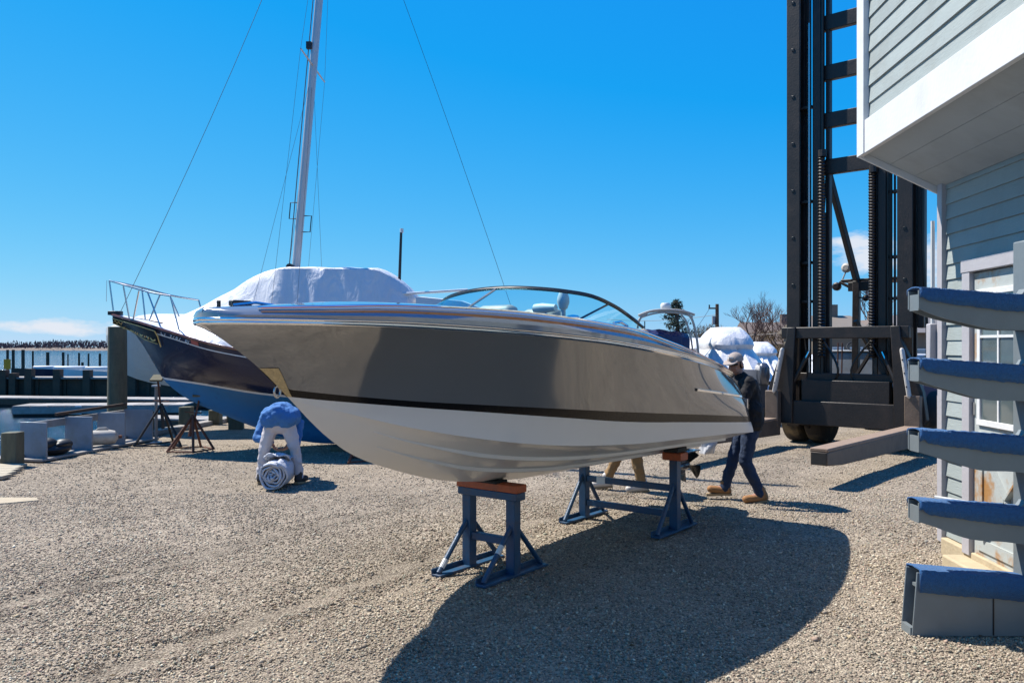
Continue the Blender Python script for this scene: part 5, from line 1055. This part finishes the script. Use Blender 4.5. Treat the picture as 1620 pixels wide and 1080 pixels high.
def wrapped(label, px_, Y, w, d, z0, ztop, hat, seed, rotz=0.0, motor=False):
    t = thing('covered_boat', label, 'boat', (at(px_, 547, Y).x, Y, 0), rotz, 'boats wrapped in white covers at the back of the yard'); rr = random.Random(seed); ph = [rr.random()*6 for _ in range(6)]; rows = []
    for i in range(17):
        f = i/16; z = z0+(ztop-z0)*f; k = max(0, 1-f/.74)
        sx = w*(hat*.46+(.52-hat*.46)*k) if f < .74 else w*hat*.54*(1-.50*((f-.74)/.26)**1.8); sy = d*(hat*.46+(.5-hat*.46)*k) if f < .74 else d*hat*.54*(1-.40*((f-.74)/.26)**1.8)
        ring = []
        for j in range(64):
            a_ = 2*PI*j/64; fold = 1+(.11*abs(math.sin(5*a_+ph[0]))+.07*abs(math.sin(8*a_+ph[1]+.6*f))+.03*math.sin(23*a_+ph[2]+f*3)-.10)*(1-f if f < .74 else .1)*1.3; ca, sa = math.cos(a_), math.sin(a_); sq = (abs(ca)**3.6+abs(sa)**3.6)**(-1/3.6)
            ring.append((sx*ca*sq*fold, sy*sa*sq*fold, z+.03*math.sin(5*a_+ph[3])*(1-f)))
        rows.append(ring)
    b = MB(); b.loft(rows, True, True); b.build('cover', 'shrink_wrap', t, ang=38)
    b = MB(); b.loft([[(w*.36*x, d*.42*y, z) for x, y in ((-1, -1), (1, -1), (1, 1), (-1, 1))] for z in (z0-.25, z0+.2)]+[[(w*.15*x, d*.44*y, z0-.4) for x, y in ((-1, -1), (1, -1), (1, 1), (-1, 1))]][:0], True, True); b.build('hull', 'white_paint', t, bevel=.1)
    for s in (-1, 1): MB().box((s*w*.2, 0, (z0-.25)/2), (.25, d*.7, max(.05, z0-.25))).build('blocking', 'pile_wood', t)
    if motor:
        x = w*.10; y = -d*.5-.25
        b = MB(); b.loft([[(x+sx*kx, y+sy*ky, z) for sx, sy in ((-1, -1), (0, -1.2), (1, -1), (1, 1), (-1, 1))] for z, kx, ky in ((.92, .09, .17), (1.12, .12, .22), (1.32, .115, .21), (1.42, .07, .13))], True, True); m_ = b.build('outboard_cowl', 'outboard_grey', t, bevel=.03)
        b = MB(); b.loft([[(x+sx*kx, y+sy*ky, z) for sx, sy in ((-1, -1), (1, -1), (1, 1), (-1, 1))] for z, kx, ky in ((.92, .09, .14), (.6, .06, .12), (.3, .04, .12))], True, True); b.build('outboard_leg', 'outboard_grey', m_); MB().box((x, y-.05, .42), (.22, .36, .02)).build('plate', 'outboard_grey', m_)
        b = MB(); b.tube([(x+.1, y, .95), (x+.5, y-.1, .98), (x+.62, y-.1, .8)], .045, 8); b.build('tiller_arm', 'dark_fitting', m_)
    return t
wrapped('boat under a tall domed white cover with hanging folds behind the capped person', 1147, 21.0, 2.35, 4.2, .50, EYE+31/FPX*19.6, .46, 1, R(0), True)
wrapped('boat under a low white cover beside the black forklift', 1196, 25.5, 1.7, 4.0, .6, 1.92, .5, 5)
wrapped('boat under a small white cover behind the tower frame', 1098, 27, 1.7, 4, .7, 2.05, .7, 9)
wrapped('distant white covered boat seen through the forklift mast', 1306, 36, 2.0, 4, .5, 1.45, .6, 12)

def bare_tree(label, px_, Y, H, seed, spread=1.0, n0=5, trunk_r=.14, mat='twig'):
    t = thing('bare_tree', label, 'tree', (at(px_, 547, Y).x, Y, 0), 0, 'leafless trees behind the yard'); rr = random.Random(seed); tk, cr = MB(), MB()
    def grow(p, d, L, r, lev):
        q = p+d*L; m = p.lerp(q, .5)+Vector((rr.uniform(-1, 1), rr.uniform(-1, 1), 0))*L*.06
        (tk if lev < 2 else cr).tube([p, m, q], [r, r*.85, r*.68], 6 if lev < 2 else 3, False)
        if lev >= 6: return
        for k in range(n0 if lev == 0 else (3 if lev < 5 else 2)):
            ax = Vector((rr.uniform(-1, 1), rr.uniform(-1, 1), rr.uniform(-.3, .5))).normalized(); e = (d+ax*rr.uniform(.4, .85)*spread+Vector((0, 0, .12))).normalized()
            grow(p.lerp(q, rr.uniform(.55, 1) if k else 1), e, L*rr.uniform(.58, .82), max(.006, r*.62), lev+1)
    grow(Vector((0, 0, 0)), Vector((0, 0, 1)), H*.26, trunk_r, 0); tk.build('trunk', 'bark', t); cr.build('crown', mat, t, smooth=False)
bare_tree('wide leafless tree standing right of the utility pole', 1188, 52, 7.0, 3, 1.0, 4, .10)
bare_tree('smaller leafless tree close to the cream house', 1232, 60, 6.2, 8, 1.0, 4, .12)
bare_tree('leafless tree showing between the forklift mast rails', 1384, 58, 8.2, 12, .7, 4, .12)
bare_tree('leafless tree right of the forklift mast', 1460, 70, 5.6, 21, .9, 5, .12)
bare_tree('low leafless tree at the left inside the forklift mast', 1318, 75, 5.4, 25, .9, 5, .12)

def conifer(label, px_, Y, H, rad, seed):
    t = thing('conifer', label, 'tree', (at(px_, 547, Y).x, Y, 0)); rr = random.Random(seed); b = MB(); b.tube([(0, 0, 0), (.1, 0, H*.5), (0, 0, H*.97)], [.22, .14, .03], 8); b.build('trunk', 'bark', t); nb = MB(); br = MB()
    for i in range(60):
        z = H*(.14+.84*(i/60)); L = rad*(1-(i/60)**1.3)*rr.uniform(.45, 1.1)+.12; a_ = rr.random()*2*PI; p = Vector((0, 0, z)); q = Vector((L*math.cos(a_), L*math.sin(a_), z+L*rr.uniform(-.1, .3))); br.tube([p, q], [.03, .01], 3, False)
        for k in range(70):
            f = rr.random()**.6; c = p.lerp(q, f)+Vector((rr.gauss(0, .10), rr.gauss(0, .10), rr.gauss(0, .06))); d = Vector((rr.gauss(0, 1), rr.gauss(0, 1), rr.gauss(.1, .6))).normalized()*rr.uniform(.08, .2); s = Vector((rr.gauss(0, 1), rr.gauss(0, 1), rr.gauss(0, 1))).normalized()*.035
            nb.add([c-s, c+s, c+d], [(0, 1, 2)])
    nb.build('crown', 'needle', t, smooth=False); br.build('branch', 'bark', t)
conifer('ragged dark conifer seen through the tower frame', 1070, 44, 4.3, 1.9, 4)
rr = random.Random(2)
def shrub(label, px_, py_, Y, rx, rz, n):
    b = MB(); c0 = at(px_, py_, Y)
    for k in range(n):
        a_, e_, r = rr.random()*2*PI, math.asin(rr.uniform(-.6, 1)), rr.random()**.4; c = Vector((rx*r*math.cos(a_)*math.cos(e_), rx*r*math.sin(a_)*math.cos(e_), rz*r*math.sin(e_))); d = Vector((rr.gauss(0, 1), rr.gauss(0, 1), rr.gauss(.3, 1))).normalized()*.22; s = Vector((rr.gauss(0, 1), rr.gauss(0, 1), 0)).normalized()*.02
        b.add([c-s, c+s, c+d], [(0, 1, 2)])
    t = thing('shrub', label, 'shrub', (c0.x, Y, 0)); o = b.build('crown', 'shrub', t, smooth=False, loc=(0, 0, c0.z)); s_ = MB()
    for k in range(5): s_.tube([(0, 0, 0), (rr.uniform(-.5, .5)*rx, rr.uniform(-.5, .5)*rx, c0.z)], .02, 4)
    s_.build('stem', 'bark', t)
shrub('rounded brown leafless shrub left of the utility pole', 1124, 533, 50, 1.35, .75, 2600); shrub('brown thicket below the leafless tree', 1212, 535, 56, 1.6, .6, 1800); shrub('low brown hedge at the foot of the cream house', 1232, 560, 48, 1.2, .5, 1400)

Y = 58; t = thing('utility_pole', 'dark wooden utility pole behind the covered boats', 'pole', (at(1134.5, 547, Y).x, Y, 0))
MB().tube([(0, 0, 0), (0, 0, 4.75)], [.16, .12], 10).build('shaft', 'pier_wood', t); MB().box((-.25, 0, 4.45), (.7, .1, .1)).build('cross_arm', 'pier_wood', t); MB().tube([(-.05-.2, 0, 3.3), (-.25, 0, 3.9)], .12, 8).build('transformer', 'truck_grey', t); MB().tube([(-.55, 0, 4.5), (-.55, 0, 4.7)], .05, 6).build('insulator', 'dark_fitting', t)
def cable(name, p, q, sag, label): b = MB(); p, q = Vector(p), Vector(q); b.tube([p.lerp(q, i/10)-Vector((0, 0, sag*math.sin(PI*i/10))) for i in range(11)], .016, 4); tag(b.build(name, 'wire'), label, 'cable')
pz = at(1134.5, 547, Y); cable('power_cable', (pz.x, Y, 4.0), at(960, 505, 62), .25, 'thin power cable running left from the utility pole'); cable('power_cable', (pz.x-.5, Y, 4.5), at(1085, 540, 40), .1, 'thin slanting cable down from the utility pole top'); cable('power_cable', (pz.x, Y, 2.6), at(1300, 518, 50), .2, 'thin power cable running right towards the forklift mast')

def house(label, px0, px1, Y, zw, zr, wall, roof, wins, gable='side', dep=7.0):
    x0, x1 = at(px0, 547, Y).x, at(px1, 547, Y).x; w = x1-x0; t = thing('house', label, 'house', ((x0+x1)/2, Y, 0))
    MB().box((0, dep/2, zw/2), (w, dep, zw)).build('wall', wall, t)
    b = MB()
    if gable == 'side': b.prism([(-.5, zw), (dep/2, zr), (dep+.5, zw)], (-w/2-.3, 0, 0), (0, 1, 0), (0, 0, 1), (w+.6, 0, 0))
    else: b.prism([(-w/2-.4, zw), (0, zr), (w/2+.4, zw)], (0, -.4, 0), (1, 0, 0), (0, 0, 1), (0, dep+.8, 0))
    r_ = b.build('roof', roof, t); MB().box((w*.2, dep*.5, zr+.2), (.5, .5, .9)).build('chimney', roof, r_)
    for a_, zc, ww, hh in wins:
        o = MB().box((a_*w, -.03, zc), (ww+.18, .06, hh+.18)).build('window', 'trim_white', t); MB().box((a_*w, -.07, zc), (ww, .03, hh)).build('pane', 'far_glass', o)
        MB().box((a_*w, -.092, zc), (ww, .01, .05)).build('sash_bar', 'trim_white', o)
    return t
house('cream house with brown roof left of the forklift mast', 1196, 1292, 64, 1.95, 3.75, 'house_cream', 'roof_brown', [(-.32, 1.0, .9, .9), (-.08, 1.0, 1.4, 1.0), (.22, 1.0, 1.0, 1.0)])
house('tan house with grey roof seen through the forklift mast', 1296, 1372, 46, 2.55, 3.6, 'house_tan', 'house_tan', [(-.12, 1.15, .5, 1.0), (.27, 1.15, .55, 1.0)], 'side', 6)
house('low tan house with gable roof right of the tan house', 1352, 1452, 54, 1.9, 3.6, 'house_tan', 'roof_brown', [(-.2, 1.0, .8, .8), (.2, 1.0, .8, .8)], 'front', 8)
house('brown house wing behind the right mast rail', 1440, 1520, 50, 2.6, 3.8, 'house_tan', 'roof_grey', [(-.3, 1.1, .8, .9)], 'side', 7)
def car(label, px_, Y, col):
    t = thing('parked_car', label, 'car', (at(px_, 547, Y).x, Y, 0), R(4)); b = MB()
    b.prism([(-2.1, .35), (2.1, .35), (2.15, .75), (1.9, .95), (1.1, 1.0), (.6, 1.42), (-1.2, 1.45), (-1.9, 1.0), (-2.15, .9)], (0, -.85, 0), (1, 0, 0), (0, 0, 1), (0, 1.7, 0)); bo = b.build('body', col, t, bevel=.08)
    b = MB(); b.prism([(1.0, 1.02), (.58, 1.36), (-1.15, 1.38), (-1.6, 1.02)], (0, -.87, 0), (1, 0, 0), (0, 0, 1), (0, .02, 0)); b.build('side_window', 'pane_dark', bo)
    for x in (-1.35, 1.35):
        for y in (-.8, .8): b = MB(); b.lathe([(.18, -.1), (.33, -.1), (.33, .1), (.18, .1)], (x, y, .33), 18, 'y'); w_ = b.build('wheel', 'tyre', t); b = MB(); b.lathe([(.001, -.06), (.18, -.08), (.18, .08), (.001, .06)], (x, y, .33), 12, 'y'); b.build('rim', 'hub_grey', w_)
car('white parked car between the forklift and the shed', 1466, 38, 'white_paint'); car('grey parked car behind the black forklift chassis', 1420, 33, 'car_paint')
